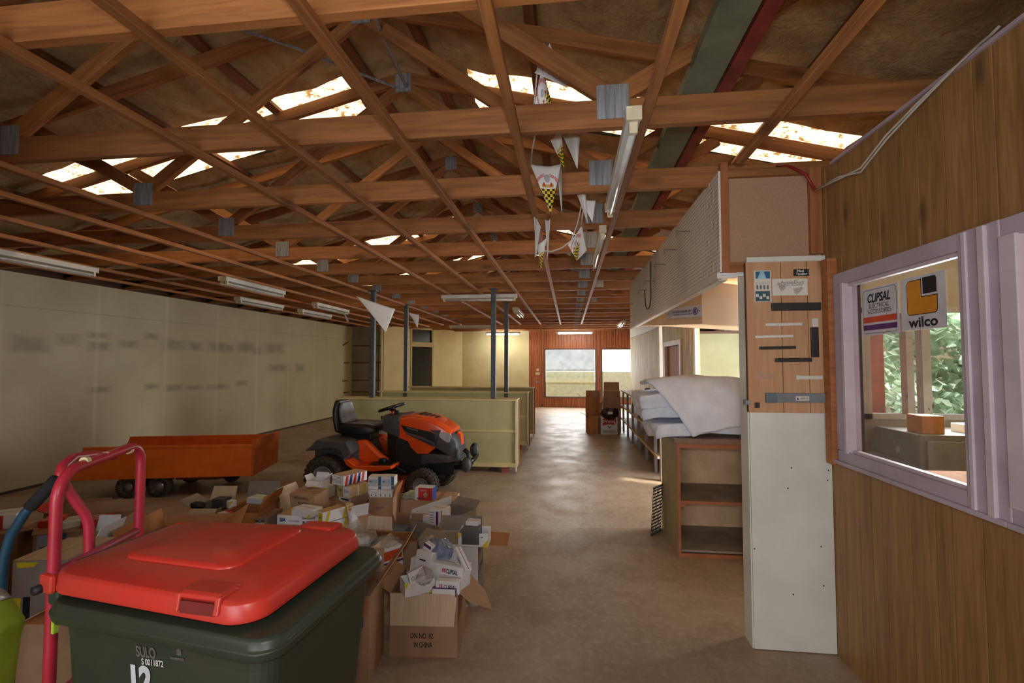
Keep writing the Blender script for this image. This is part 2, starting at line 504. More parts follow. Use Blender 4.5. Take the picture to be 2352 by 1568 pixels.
class MB:
    def __init__(s):
        s.bm = bmesh.new()
        s.mi = 0

    def _f(s, vs):
        try:
            f = s.bm.faces.new(vs)
            f.material_index = s.mi
            return f
        except ValueError:
            return None

    def box(s, c, d, M=None):
        hx, hy, hz = d[0] / 2, d[1] / 2, d[2] / 2
        c = V(c)
        vs = []
        for sx, sy, sz in ((-1, -1, -1), (1, -1, -1), (1, 1, -1), (-1, 1, -1), (-1, -1, 1), (1, -1, 1), (1, 1, 1), (-1, 1, 1)):
            p = V((sx * hx, sy * hy, sz * hz))
            if M is not None:
                p = M @ p
            vs.append(s.bm.verts.new(c + p))
        for q in ((3, 2, 1, 0), (4, 5, 6, 7), (0, 1, 5, 4), (1, 2, 6, 5), (2, 3, 7, 6), (3, 0, 4, 7)):
            s._f([vs[i] for i in q])
        return s

    def b6(s, x0, x1, y0, y1, z0, z1):
        return s.box(((x0 + x1) / 2, (y0 + y1) / 2, (z0 + z1) / 2), (abs(x1 - x0), abs(y1 - y0), abs(z1 - z0)))

    def ring(s, c, ax, r, n, ref=None):
        ax = V(ax).normalized()
        a = (ref or (V((0, 0, 1)) if abs(ax.z) < .9 else V((1, 0, 0)))).cross(ax).normalized()
        b = ax.cross(a)
        return [s.bm.verts.new(V(c) + (a * math.cos(2 * PI * i / n) + b * math.sin(2 * PI * i / n)) * r) for i in range(n)]

    def skin(s, A, B, closed=True):
        n = len(A)
        for i in range(n if closed else n - 1):
            j = (i + 1) % n
            s._f([A[i], A[j], B[j], B[i]])

    def cyl(s, p0, p1, r0, r1=None, n=16, cap=True):
        p0, p1 = V(p0), V(p1)
        A = s.ring(p0, p1 - p0, r0, n)
        B = s.ring(p1, p1 - p0, r0 if r1 is None else r1, n)
        s.skin(A, B)
        if cap:
            s._f(A[::-1])
            s._f(B)
        return s

    def tube(s, pts, r, n=10, cap=True):
        pts = [V(p) for p in pts]
        prev = None
        rings = []
        ref = None
        for i, p in enumerate(pts):
            t = (pts[min(i + 1, len(pts) - 1)] - pts[max(i - 1, 0)]).normalized()
            if ref is None:
                ref = V((0, 0, 1)) if abs(t.z) < .9 else V((1, 0, 0))
            a = (ref - t * ref.dot(t)).normalized()
            b = t.cross(a)
            ref = a
            rr = r[i] if isinstance(r, (list, tuple)) else r
            rings.append([s.bm.verts.new(p + (a * math.cos(2 * PI * k / n) + b * math.sin(2 * PI * k / n)) * rr) for k in range(n)])
        for A, B in zip(rings, rings[1:]):
            s.skin(A, B)
        if cap:
            s._f(rings[0][::-1])
            s._f(rings[-1])
        return s

    def lathe(s, prof, n=32, c=(0, 0, 0), ax=(0, 1, 0), cap=True):
        """prof: (radius, distance along axis)"""
        ax = V(ax).normalized()
        rings = [s.ring(V(c) + ax * h, ax, max(r, 1e-4), n) for r, h in prof]
        for A, B in zip(rings, rings[1:]):
            s.skin(A, B)
        if cap:
            s._f(rings[0][::-1])
            s._f(rings[-1])
        else:
            s.skin(rings[-1], rings[0])
        return s

    def prism(s, poly, a0, a1, fn):
        """poly in 2D, extruded between a0 and a1; fn(u, v, a) -> point"""
        A = [s.bm.verts.new(fn(u, v, a0)) for u, v in poly]
        B = [s.bm.verts.new(fn(u, v, a1)) for u, v in poly]
        s.skin(A, B)
        s._f(A[::-1])
        s._f(B)
        return s

    def poly(s, pts):
        s._f([s.bm.verts.new(V(p)) for p in pts])
        return s

    def grid(s, fn, nu, nv, uv=False):
        g = [[s.bm.verts.new(fn(i / nu, j / nv)) for j in range(nv + 1)] for i in range(nu + 1)]
        lay = s.bm.loops.layers.uv.verify() if uv else None
        for i in range(nu):
            for j in range(nv):
                f = s._f([g[i][j], g[i + 1][j], g[i + 1][j + 1], g[i][j + 1]])
                if uv and f:
                    for l, (a, b) in zip(f.loops, ((i, j), (i + 1, j), (i + 1, j + 1), (i, j + 1))):
                        l[lay].uv = (((a / nu - .5) * (1 - b / nv) + .5) if uv == 'tri' else a / nu, b / nv)
        return s

    def loft(s, secs):
        rings = [[s.bm.verts.new(V(p)) for p in sec] for sec in secs]
        for A, B in zip(rings, rings[1:]):
            s.skin(A, B)
        s._f(rings[0][::-1])
        s._f(rings[-1])
        return s

    def blob(s, c, r, n=12, amp=.15, fr=2.0, seed=0):
        c, r = V(c), V(r)
        rows = []
        for i in range(n + 1):
            th = PI * i / n
            row = []
            for j in range(2 * n):
                ph = PI * j / n
                d = V((math.sin(th) * math.cos(ph), math.sin(th) * math.sin(ph), math.cos(th)))
                k = 1 + amp * noise.noise(d * fr + V((seed, seed * 2, 0)))
                row.append(s.bm.verts.new(c + V((d.x * r.x, d.y * r.y, d.z * r.z)) * k))
            rows.append(row)
        for A, B in zip(rows, rows[1:]):
            s.skin(A, B)
        return s

    def build(s, name, m, parent=None, smooth=False, bevel=0, seg=2, fix=True, thick=0):
        bmesh.ops.remove_doubles(s.bm, verts=s.bm.verts, dist=1e-6)
        if fix:
            bmesh.ops.recalc_face_normals(s.bm, faces=s.bm.faces)
        me = bpy.data.meshes.new(name)
        s.bm.to_mesh(me)
        s.bm.free()
        for x in (m if isinstance(m, (list, tuple)) else [m]):
            me.materials.append(x)
        if smooth:
            for p in me.polygons:
                p.use_smooth = True
        o = bpy.data.objects.new(name, me)
        COL.objects.link(o)
        if parent:
            o.parent = parent
        if thick:
            q = o.modifiers.new('thick', 'SOLIDIFY')
            q.thickness = thick
        if bevel:
            q = o.modifiers.new('bevel', 'BEVEL')
            q.width = bevel
            q.segments = seg
            q.limit_method = 'ANGLE'
        return o


def tag(o, label=None, cat=None, group=None, kind=None):
    if label:
        o['label'] = label
    if cat:
        o['category'] = cat
    if group:
        o['group'] = group
    if kind:
        o['kind'] = kind
    return o


def thing(name, label, cat, loc=(0, 0, 0), rz=0, group=None):
    o = bpy.data.objects.new(name, None)
    o.empty_display_size = .1
    COL.objects.link(o)
    o.location = loc
    o.rotation_euler = (0, 0, rz)
    return tag(o, label, cat, group)


def struct(name, mb, m, parent=None, **kw):
    o = mb.build(name, m, parent, **kw)
    if not parent:
        o['kind'] = 'structure'
    return o


def copy_tree(o, parent=None):
    c = o.copy()
    COL.objects.link(c)
    if parent:
        c.parent = parent
    for ch in list(o.children):
        copy_tree(ch, c)
    return c


def member(name, p0, p1, w, h, m, parent=None, roll=V((0, 0, 1)), bevel=.003):
    """a stick of timber or steel from p0 to p1 with its own local x axis; h along roll, w across"""
    p0, p1 = V(p0), V(p1)
    x = (p1 - p0).normalized()
    y = V(roll).cross(x).normalized()
    z = x.cross(y)
    L = (p1 - p0).length
    mb = MB().box((0, 0, 0), (L, w, h))
    o = mb.build(name, m, parent, bevel=bevel, seg=1)
    M = Matrix((x, y, z)).transposed().to_4x4()
    M.translation = (p0 + p1) / 2
    o.matrix_local = M
    return o


# ---- lettering: glyph outlines laid on a surface
_glyph = {}


def glyphs(s, bold=0.0, spacing=1.0):
    k = (s, bold, spacing)
    if k not in _glyph:
        cu = bpy.data.curves.new('lettering', 'FONT')
        cu.body = s
        cu.size = 1
        cu.offset = bold
        cu.space_character = spacing
        cu.resolution_u = 3
        ob = bpy.data.objects.new('lettering', cu)
        me = bpy.data.meshes.new_from_object(ob)
        vs = [(v.co.x, v.co.y) for v in me.vertices]
        fs = [tuple(p.vertices) for p in me.polygons]
        bpy.data.meshes.remove(me)
        bpy.data.objects.remove(ob)
        bpy.data.curves.remove(cu)
        _glyph[k] = (vs, fs)
    return _glyph[k]


def lettering(s, m, parent, fn, h, w=None, bold=0.0, name='printed_text', slant=0, spacing=1.0, center=True):
    """fn(x, y) -> point; the text block is h tall per line and, if w is given, squeezed to w wide"""
    vs, fs = glyphs(s, bold, spacing)
    xs = [v[0] for v in vs]
    x0, x1 = min(xs), max(xs)
    k = h / .72
    kx = (w / (x1 - x0)) if w else k
    xm = (x0 + x1) / 2 if center else x0
    ys = [v[1] for v in vs]
    ym = (min(ys) + max(ys)) / 2 if center else 0
    mb = MB()
    bv = [mb.bm.verts.new(fn((x - xm) * kx + slant * (y - ym) * k, (y - ym) * k)) for x, y in vs]
    for f in fs:
        mb._f([bv[i] for i in f])
    return mb.build(name, m, parent, fix=False)


def plane_fn(o, ux, uy, off=0):
    o, ux, uy = V(o), V(ux).normalized(), V(uy).normalized()
    n = ux.cross(uy) * off
    return lambda x, y: o + ux * x + uy * y + n


def decal(pts, m, parent, name='printed_panel'):
    return MB().poly(pts).build(name, m, parent, fix=False)

# ================================================================== THE SHELL
LW, RW, FW = -6.83, 1.45, 17.3           # left wall, panelled wall, far wall
struct('floor', MB().b6(LW - .1, 4.2, -2.8, FW + .1, -.1, 0), floor_mat)
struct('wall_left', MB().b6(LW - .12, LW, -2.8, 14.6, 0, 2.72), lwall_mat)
struct('wall_left_top', MB().b6(LW - .12, LW - .05, -2.8, 17.4, 2.72, 3.05), mat('dark_top_plate', srgb(84, 58, 40), .85))
uw = MB().b6(2.5, 2.58, -2.8, 4.1, 2.45, 3.4).b6(2.5, 2.58, 4.1, 17.4, 2.15, 3.4)
struct('wall_right_upper', uw, mat('dark_top_plate', (0, 0, 0)))
struct('wall_side_and_sun_shield', MB().b6(4.4, 4.5, 5.3, 9, 0, 3.6).b6(2.58, 4.5, 8.1, 8.2, 0, 3.2).b6(2.58, 4.5, 5.0, 8.2, 2.6, 2.7).b6(2.5, 2.58, 8.12, 17.4, 0, 2.2), mat('side_shield_wall', srgb(200, 196, 184), .8))  # outer wall and roof added to block direct sun; inner strip closes the shed
struct('baseboard_left', MB().b6(LW, LW + .012, -2.6, 14.4, 0, .03), mat('dark_skirting', srgb(74, 62, 50), .8))


def planks(x_or_y, spans, width, face, mats=None, gap=.008, depth=.012, seed=3):
    """vertical boards with narrow shadow gaps; spans: list of (a0, a1, z0, z1) along the wall"""
    rnd = random.Random(seed)
    mb = MB()
    for a0, a1, z0, z1 in spans:
        a = a0
        while a < a1 - 1e-4:
            w = rnd.choice(width)
            b = min(a + w, a1)
            if a1 - b < .03:
                b = a1
            if face == 'x':
                mb.b6(x_or_y, x_or_y + depth, a + gap / 2, b - gap / 2, z0, z1)
            else:
                mb.b6(a + gap / 2, b - gap / 2, x_or_y, x_or_y + depth, z0, z1)
            a = b
    return mb


# panelled wall on the right with the office windows in it
back = MB()
for sp in ((-2.6, 2.95, 0, 1.09), (-2.6, 2.95, 2.07, 2.70), (2.74, 2.95, 1.09, 2.07), (-2.6, .55, 1.09, 2.07)):
    back.b6(RW + .012, RW + .09, sp[0], sp[1], sp[2], sp[3])
wr = struct('wall_right', back, mat('dark_backing', srgb(30, 22, 16), .9))
struct('boards', planks(RW, [(-2.6, 2.95, 0, 1.09), (-2.6, 2.95, 2.07, 2.70), (2.74, 2.95, 1.09, 2.07), (-2.6, .55, 1.09, 2.07)],
                        [.085, .1, .14, .17], 'x', seed=5), panel_mat, wr)
struct('trim_1', MB().b6(RW - .012, RW + .03, -2.6, 2.8, 2.695, 2.71), lilac)

# office windows: lilac painted joinery, glass set back
wnd = MB()
wnd.b6(RW - .03, RW + .05, 1.76, 2.77, 2.01, 2.075)
wnd.b6(RW - .03, RW + .05, 1.76, 2.77, 1.075, 1.135)
wnd.b6(RW - .03, RW + .05, 2.69, 2.77, 1.135, 2.01)
wnd.b6(RW - .032, RW + .048, 1.755, 1.93, 1.074, 2.076)
w1 = struct('window_1', wnd, lilac, bevel=.004)
stp = MB()
stp.b6(RW - .04, RW + .01, 2.665, 2.69, 1.13, 2.015)
stp.b6(RW - .012, RW + .02, 1.93, 2.69, 1.995, 2.012)
stp.b6(RW - .012, RW + .02, 1.93, 2.69, 1.133, 1.15)
stp.b6(RW - .04, RW - .03, 1.885, 1.905, 1.08, 2.07)
stp.b6(RW - .045, RW - .03, 1.80, 1.83, 1.08, 2.07)
struct('glazing_bead', stp, lilac_pale, w1, bevel=.003)
struct('sill', MB().b6(RW - .045, RW + .06, 1.76, 2.79, 1.062, 1.082), lilac, w1, bevel=.004)
struct('pane', MB().poly([(RW + .045, 1.93, 1.135), (RW + .045, 1.93, 2.01), (RW + .045, 2.69, 2.01), (RW + .045, 2.69, 1.135)]), glass_mat, w1)
wnd = MB()
wnd.b6(RW - .03, RW + .05, .5, 1.755, 2.01, 2.075)
wnd.b6(RW - .03, RW + .05, .5, 1.755, 1.075, 1.135)
wnd.b6(RW - .03, RW + .05, .5, .58, 1.135, 2.01)
w2 = struct('window_2', wnd, lilac, bevel=.004)
struct('glazing_bead', MB().b6(RW - .04, RW + .02, 1.69, 1.752, 1.13, 2.015), lilac_pale, w2, bevel=.003)
struct('sill', MB().b6(RW - .045, RW + .06, .5, 1.76, 1.062, 1.082), lilac, w2, bevel=.004)
struct('pane', MB().b6(RW + .03, RW + .034, .58, 1.69, 1.135, 2.01), mat('painted_hatch_board', srgb(240, 214, 174), .6, c2=srgb(230, 202, 160), ns=3), w2)
mb = MB()
rs = random.Random(9)
for q in range(16):
    yq, zq, sq = rs.uniform(1.96, 2.5), rs.uniform(1.2, 1.75), rs.uniform(.006, .016)
    aq = rs.uniform(0, 3)
    mb.poly([(RW + .044, yq + sq * math.cos(aq + t) * (1 if k % 2 else .5), zq + sq * math.sin(aq + t) * (1.3 if k % 2 else .7)) for k, t in enumerate((0, 1.5, 3.1, 4.6))])
struct('tape_residue', mb, mat('old_tape', srgb(150, 140, 122), .7), w1, fix=False)
stud = member('timber_stud', (RW - .025, 2.815, 1.05), (RW - .025, 2.815, 2.17), .07, .05, stud_wood, roll=V((1, 0, 0)))
tag(stud, 'rough timber upright nailed beside the lilac window frame', 'timber stud')

# far end of the shed
A_, B_ = V((-5.85, 14.4, 0)), V((-3.91, 17.25, 0))
ab = (B_ - A_).normalized()
an = V((ab.y, -ab.x, 0))                   # faces the room


def on_diag(px, py):
    d = ray(px, py)
    t = (A_ - EYE).dot(an) / d.dot(an)
    p = EYE + d * t
    return (p - A_).dot(ab), p.z


def dg(s, z, o=0):
    p = A_ + ab * s + an * o
    return V((p.x, p.y, z))


def diag_box(mb, s0, s1, z0, z1, o0, o1):
    return mb.prism([(s0, z0), (s1, z0), (s1, z1), (s0, z1)], o0, o1, lambda u, v, a: dg(u, v, a))


LEN = (B_ - A_).length
d0, _ = on_diag(946, 800)
d1, dz1 = on_diag(992, 797)
_, dz2 = on_diag(968, 787)
_, dz3 = on_diag(968, 757)
mb = MB()
diag_box(mb, 0, d0, 0, 2.75, -.1, 0)
diag_box(mb, d1, LEN, 0, 2.75, -.1, 0)
diag_box(mb, d0, d1, dz3, 2.75, -.1, 0)
struct('wall_diagonal', mb, cream_wall)
mb = MB()
for s in (d0, d1):
    diag_box(mb, s - .06 if s == d0 else s, s if s == d0 else s + .06, 0, dz3 + .06, -.1, .02)
diag_box(mb, d0 - .06, d1 + .06, dz3, dz3 + .07, -.1, .02)
diag_box(mb, d0, d1, dz1, dz2 + .02, -.1, .02)
dr = struct('door_1', mb, shelf_cream, bevel=.004)
mb = MB()
diag_box(mb, d0, d1, dz2, dz3, -.06, -.05)
struct('transom_pane', mb, dark_glass, dr)
mb = MB()
diag_box(mb, d0 - 1.2, d1 + 2.2, 0, 2.6, -1.3, -1.25)
diag_box(mb, d0 - 1.2, d1 + 2.2, 2.56, 2.6, -1.3, -.1)
diag_box(mb, d0 - 1.2, d0 - 1.15, 0, 2.6, -1.3, -.1)
diag_box(mb, d1 + 2.15, d1 + 2.2, 0, 2.6, -1.3, -.1)
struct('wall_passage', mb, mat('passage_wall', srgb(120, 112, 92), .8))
mb = MB()
diag_box(mb, d0 + .3, d0 + .5, 1.25, 1.6, -1.25, -1.23)
tag(mb.build('fuse_box', ink_black), 'small dark box on the wall inside the passage doorway', 'fuse box')

mb = MB().b6(LW - .1, A_.x + .05, 14.45, 14.55, 0, 2.72)
ws = struct('wall_back', mb, mat('stripped_wall', srgb(164, 156, 132), .8, c2=srgb(146, 138, 116), ns=3))
for i, z in enumerate((.62, .98, 1.53, 2.06)):
    tag(member('shelf_batten', (LW + .02, 14.43, z + .06), (A_.x, 14.43, z + .06), .03, .035, mat('brown_batten', srgb(120, 76, 46), .7)),
        ('lowest', 'second lowest', 'second highest', 'highest')[i] + ' brown shelf batten across the grey alcove wall', 'batten', 'shelf battens on the alcove wall')
    y = 13.9 - .1 * (i % 2)
    tag(member('shelf_cleat', (LW + .015, y, z + .06), (LW + .015, y + .32, z + .06 + (.1 if i == 3 else 0)), .03, .03, mat('brown_batten', (0, 0, 0))),
        ('lowest', 'second lowest', 'second highest', 'tilted highest')[i] + ' short brown cleat at the back end of the long wall', 'batten', 'shelf cleats on the side wall')

struct('wall_far_cream', MB().b6(B_.x - .05, -1.46, FW, FW + .12, 0, 2.75), cream_wall)
X1, X2, Z0, Z1 = -.91, .96, .33, 2.10
struct('wall_far', planks(FW, [(-1.46, X1, 0, 2.78), (X1, X2, 0, Z0), (X1, X2, Z1, 2.78), (X2, 1.1, 0, 2.78), (1.1, 2.9, Z1, 2.78), (1.1, 2.9, 0, Z0), (2.9, 4.1, 0, 2.78)],
                          [.09, .1, .12], 'y', seed=8, depth=.1), redwood)
bk2 = MB()
for sp in ((-1.46, X1, 0, 2.78), (X1, X2, 0, Z0), (X1, X2, Z1, 2.78), (X2, 1.1, 0, 2.78), (1.1, 2.9, Z1, 2.78), (1.1, 2.9, 0, Z0), (2.9, 4.1, 0, 2.78)):
    bk2.b6(sp[0], sp[1], FW + .101, FW + .14, sp[2], sp[3])
struct('wall_far_backing', bk2, mat('dark_backing', (0, 0, 0)))
struct('wall_far_gable', MB().prism([(-6.9, 2.74), (4.1, 2.74), (-1.45, 4.3)], FW + .02, FW + .1, lambda u, v, a: V((u, a, v))), mat('gable_boards', srgb(120, 92, 66), .8))
frame_dark = mat('bronze_window_frame', srgb(120, 92, 84), .45)
for nm, xa, xb in (('window_3', X1, X2), ('window_4', 1.1, 2.9)):
    mb = MB()
    for a, b, c, d in ((xa, xb, Z0, Z0 + .05), (xa, xb, Z1 - .05, Z1), (xa, xa + .06, Z0 + .05, Z1 - .05), (xb - .06, xb, Z0 + .05, Z1 - .05)):
        mb.b6(a, b, FW - .02, FW + .08, c, d)
    w = struct(nm, mb, frame_dark)
    struct('pane', MB().poly([(xa + .05, FW + .03, Z0 + .04), (xb - .05, FW + .03, Z0 + .04), (xb - .05, FW + .03, Z1 - .04), (xa + .05, FW + .03, Z1 - .04)]), clear_mat, w)
for nm, z, s in (('light_switch', 1.33, .09), ('power_outlet', 1.2, .16)):
    o = MB().b6(-1.14 - s / 2, -1.14 + s / 2, FW - .012, FW, z - .05, z + .05).build(nm, cream_plastic, bevel=.004)
    tag(o, {'light_switch': 'cream light switch plate on the red timber wall', 'power_outlet': 'cream double power point on red timber wall under the switch'}[nm], 'switch' if 'sw' in nm else 'power point')
tag(MB().b6(-1.25, -1.05, FW - .01, FW, .87, .93).build('wall_vent', galv, bevel=.003), 'small grey vent plate low on the red timber wall', 'vent')

# outside the far windows: a low cream boundary wall, a white tarpaulin, a concrete apron
tag(MB().b6(-3, 7, 19.0, 19.12, 0, 1.24).build('boundary_wall', mat('cream_render', srgb(242, 236, 196), .8)), 'low cream boundary wall outside the far windows', 'wall', kind='structure')
tag(MB().b6(-2.4, 1.2, 18.96, 19.0, .78, .83).build('wall_rail', shelf_cream), 'thin cream rail fixed along the boundary wall outside', 'rail')


def tarp_fn(u, v):
    x = -1.6 + 2.75 * u
    z = 2.6 - 1.34 * v
    return V((x, 18.5 + .03 * math.sin((u * 6 + v * 2.2) * 6) * (.3 + v), z))


tag(MB().grid(tarp_fn, 40, 12).build('hanging_tarpaulin', tarp, smooth=True, thick=.004), 'white tarpaulin hanging in folds outside the larger far window', 'tarpaulin')
struct('wall_sun_shield', MB().b6(6.4, 6.6, 12, 20, -.1, 7), brick)  # added out of view to keep sun off the boundary wall and tarpaulin
struct('wall_sky_shield', MB().b6(-9, 7, -6.2, -6, -.1, 6), brick)  # added behind the camera to block sky light through the doorway
struct('ground_outside', MB().b6(-12, 16, -12, 32, -.3, -.12), concrete_out)

# front of the shed behind the camera: brick piers each side of the open roller doorway
struct('wall_light_stop', MB().b6(-2.42, -2.32, -2.7, .85, 0, 2.7), hardboard)  # unseen stub added to keep doorway light off the left wall
struct('wall_front', MB().b6(LW - .1, -2.3, -2.8, -2.68, 0, 3.0).b6(.3, 4.1, -2.8, -2.68, 0, 3.0).b6(-2.3, .3, -2.8, -2.68, 2.65, 3.0).prism([(LW, 3.0), (2.5, 3.0), (2.5, 3.3), (-1.45, 4.4)], -2.78, -2.7, lambda u, v, a: V((u, a, v))), brick)

# ------------------------------------------------------------------ roof
AX, AZ, K = -1.45, 4.12, .247
HOLES_Y = [(3.9, 4.6), (8.0, 8.65), (10.65, 11.2), (14.0, 14.5)]
HOLES_X = [(-5.0, -1.98), (-.86, 2.24)]


def roof_z(x):
    return AZ - K * abs(x - AX)


def roof_cells():
    xs = sorted(set([round(LW - .15 + .14 * i, 3) for i in range(80) if LW - .15 + .14 * i < 2.5] + [h for p in HOLES_X for h in p] + [AX]))
    ys = sorted(set([round(-2.8 + .16 * i, 3) for i in range(127)] + [h for p in HOLES_Y for h in p]))
    return xs, ys


PUR = [.3 + .9 * i for i in range(7)]
xs, ys = roof_cells()
mb = MB()
vg = {}


def roof_v(i, j):
    if (i, j) not in vg:
        x, y = xs[i], ys[j]
        d = abs(x - AX)
        ph = min(abs(d - p) for p in PUR) / .45
        sag = .045 * min(1, ph) ** 1.4
        nz = .03 * noise.noise(V((x * 1.3, y * 2.1, 0))) + .018 * noise.noise(V((x * 5, y * 6, 3)))
        hx = any(abs(x - h) < .001 for p in HOLES_X for h in p)
        hy = any(abs(y - h) < .001 for p in HOLES_Y for h in p)
        jx = .03 * noise.noise(V((x * 4, y * 9, 1))) if hx else 0
        jy = .02 * noise.noise(V((x * 5, y, 7))) if hy else 0
        vg[(i, j)] = mb.bm.verts.new(V((x + jx, y + jy, roof_z(x) + .14 - sag + nz * min(1, ph + .2))))
    return vg[(i, j)]


for i in range(len(xs) - 1):
    for j in range(len(ys) - 1):
        xm, ym = (xs[i] + xs[i + 1]) / 2, (ys[j] + ys[j + 1]) / 2
        if any(a < xm < b for a, b in HOLES_X) and any(a < ym < b for a, b in HOLES_Y):
            continue
        mb._f([roof_v(i, j), roof_v(i + 1, j), roof_v(i + 1, j + 1), roof_v(i, j + 1)])
struct('ceiling', mb, foil_mat, smooth=True)
ordinal = ['first', 'second', 'third', 'fourth', 'fifth', 'sixth', 'seventh', 'eighth', 'ninth', 'tenth', 'eleventh', 'twelfth', 'thirteenth',
           'fourteenth', 'fifteenth', 'sixteenth', 'seventeenth', 'eighteenth', 'nineteenth', 'twentieth', 'twenty-first']
# roof sheets above the foil keep the daylight out except where the translucent sheets lie
sheet = MB()
yy = [-2.9] + [h for p in HOLES_Y for h in p] + [17.5]
for sgn in (-1, 1):
    e0, e1 = (HOLES_X[0][0] - .1, HOLES_X[0][1] + .1) if sgn < 0 else (HOLES_X[1][0] - .1, HOLES_X[1][1] + .1)
    eave = -7.0 if sgn < 0 else 2.6
    for k in range(len(yy) - 1):
        a, b = yy[k], yy[k + 1]
        hole = k % 2 == 1
        for xa, xb in ([(AX, eave)] if not hole else [(min(AX, e1), max(AX, e1)) if sgn < 0 else (AX, e0), (e0, eave) if sgn < 0 else (e1, eave)]):
            g = 0 if hole else .1
            sheet.poly([(xa, a - g, roof_z(xa) + .24), (xb, a - g, roof_z(xb) + .24), (xb, b + g, roof_z(xb) + .24), (xa, b + g, roof_z(xa) + .24)])
struct('roof_sheeting', sheet, galv_dark)
slope = {0: 'left', 1: 'right'}
for a, (ya, yb) in enumerate(HOLES_Y):
    for s_, (xa, xb) in enumerate(HOLES_X):
        n = 40

        def sk(u, v, xa=xa, xb=xb, ya=ya, yb=yb):
            x = xa - .1 + (xb - xa + .2) * u
            y = ya - .1 + (yb - ya + .2) * v
            return V((x, y, roof_z(x) + .2 + .008 * math.sin(y * 2 * PI / .076)))
        o = MB().grid(sk, 4, 60).build('skylight', skylight_mat, smooth=True)
        tag(o, 'translucent roof sheet glowing with daylight, %s from the front on the %s slope' % (ordinal[a], slope[s_]), 'skylight', 'translucent skylight sheets in the roof')
for s_ in (-1, 1):
    for i, d in enumerate(PUR):
        x = AX + s_ * d
        if x < LW or x > 2.4:
            continue
        z = roof_z(x) + .075
        o = member('roof_purlin', (x, -2.6, z), (x, FW, z), .075, .045, pine_dark, roll=V((s_ * K, 0, 1)))
        tag(o, 'dark timber roof purlin, %s from the ridge on the %s slope' % (ordinal[i], 'left' if s_ < 0 else 'right'), 'purlin', 'purlins under the roof sheets')

# trusses
EL, ER = -6.85, 2.5
tr = thing('roof_truss', 'x', 'roof truss', (0, 0, 0), 0, 'timber roof trusses')
member('bottom_chord', (EL, 0, 2.785), (ER, 0, 2.785), .045, .135, pine, tr)
for s_, e in ((-1, EL), (1, ER)):
    member('top_chord', (e, 0, roof_z(e) + .0), (AX + s_ * .02, 0, AZ), .045, .1, pine, tr)
    bx = AX + s_ * 1.66
    qx = AX + s_ * 2.66
    member('web', (AX + s_ * .03, .0, AZ - .08), (bx, 0, 2.86), .04, .09, pine, tr)
    member('web', (bx, 0, 2.86), (qx, 0, roof_z(qx) - .05), .04, .09, pine, tr)
    MB().b6(bx - .075, bx + .075, -.028, -.0225, 2.755, 2.92).build('gusset_plate', galv, tr)
MB().b6(AX - .07, AX + .07, -.028, -.0225, AZ - .13, AZ + .03).build('gusset_plate', galv, tr)
n_tr = 18
tys = [2.29 + .862 * k for k in range(-1, n_tr) if 2.29 + .862 * k < 17.0]
for i, y in enumerate(tys):
    t = tr if i == 0 else copy_tree(tr)
    t.location = (0, y, 0)
    t['label'] = 'red-brown timber roof truss, %s in the row counting away from the camera' % ordinal[i]

# ceiling battens under the trusses
bats = [.93, .343, -.25, -.82, -1.4, -1.94, -3.14, -3.68, -4.29, -4.9, -5.5, -6.1]
for i, x in enumerate(bats):
    y1 = 13.7 if x > -4 else 14.3
    y0 = -2.6
    if x > .8:
        y1 = 2.7
    o = member('ceiling_batten', (x, y0, 2.70), (x, y1, 2.70), .042, .036, pine)
    tag(o, 'long slim ceiling batten nailed under the trusses, %s out from the panelled wall' % ordinal[i], 'batten', 'ceiling battens under the trusses')

# steel beams under the right slope
o = member('timber_beam', (.655, -2.6, 3.0), (.655, 9.5, 3.0), .16, .06, steel_green)
tag(o, 'broad dusty green beam running lengthwise above the trusses', 'beam')
o = member('steel_beam', (.785, -2.6, 3.02), (.785, 9.5, 3.02), .07, .1, steel_red)
tag(o, 'red oxide painted beam beside the broad green beam', 'beam')
# galvanised strap bracing below the ridge
for i, (xa, ya, xb, yb) in enumerate(((-1.5, 4.0, -2.6, 2.4), (-1.42, 4.0, -1.2, 2.3))):
    o = MB().tube([(xa, ya, AZ - .09), ((xa + xb) / 2, (ya + yb) / 2, AZ - .19), (xb, yb, roof_z(xb) - .07)], .012, 6).build('brace_strap', galv)
    tag(o, ('long perforated brace strap sloping from the ridge towards the left wall', 'short perforated brace strap hanging close to the ridge')[i], 'strap')
# flat galvanised duct strip seen in line over the aisle
for nm, x0, x1, y0, y1 in (('cable_tray', .02, .2, 4.95, 11.6),):
    o = MB().b6(x0, x1, y0, y1, 2.86, 2.9)
    o.b6(x0, x0 + .01, y0, y1, 2.9, 2.95)
    o.b6(x1 - .01, x1, y0, y1, 2.9, 2.95)
    tag(o.build(nm, galv), 'flat galvanised cable tray lying along the trusses over the aisle', 'cable tray')

# steel posts through the shelving
for i, (x, y, b) in enumerate(((-3.03, 7.12, 0), (-1.135, 7.12, 0), (-3.12, 8.9, 0), (-1.175, 8.9, 0))):
    mb = MB().b6(x - .035, x + .035, y - .035, y + .035, .0, 2.72)
    o = tag(thing('steel_post', ['dark steel post at the wall end of the front shelf row', 'dark steel post at the aisle end of the front shelf row',
                                 'dark steel post at the wall end of the second shelf row', 'dark steel post at the aisle end of the second shelf row'][i],
                  'post', (0, 0, 0), 0, 'dark steel posts'))
    mb.build('shaft', galv_dark, o, bevel=.004)
    MB().b6(x - .07, x + .07, y - .07, y + .07, .0, .01).build('foot_plate', galv_dark, o)
    MB().b6(x - .06, x + .06, y - .06, y + .06, 2.7, 2.716).build('cap_plate', galv_dark, o)

# ------------------------------------------------------------------ fluorescent battens


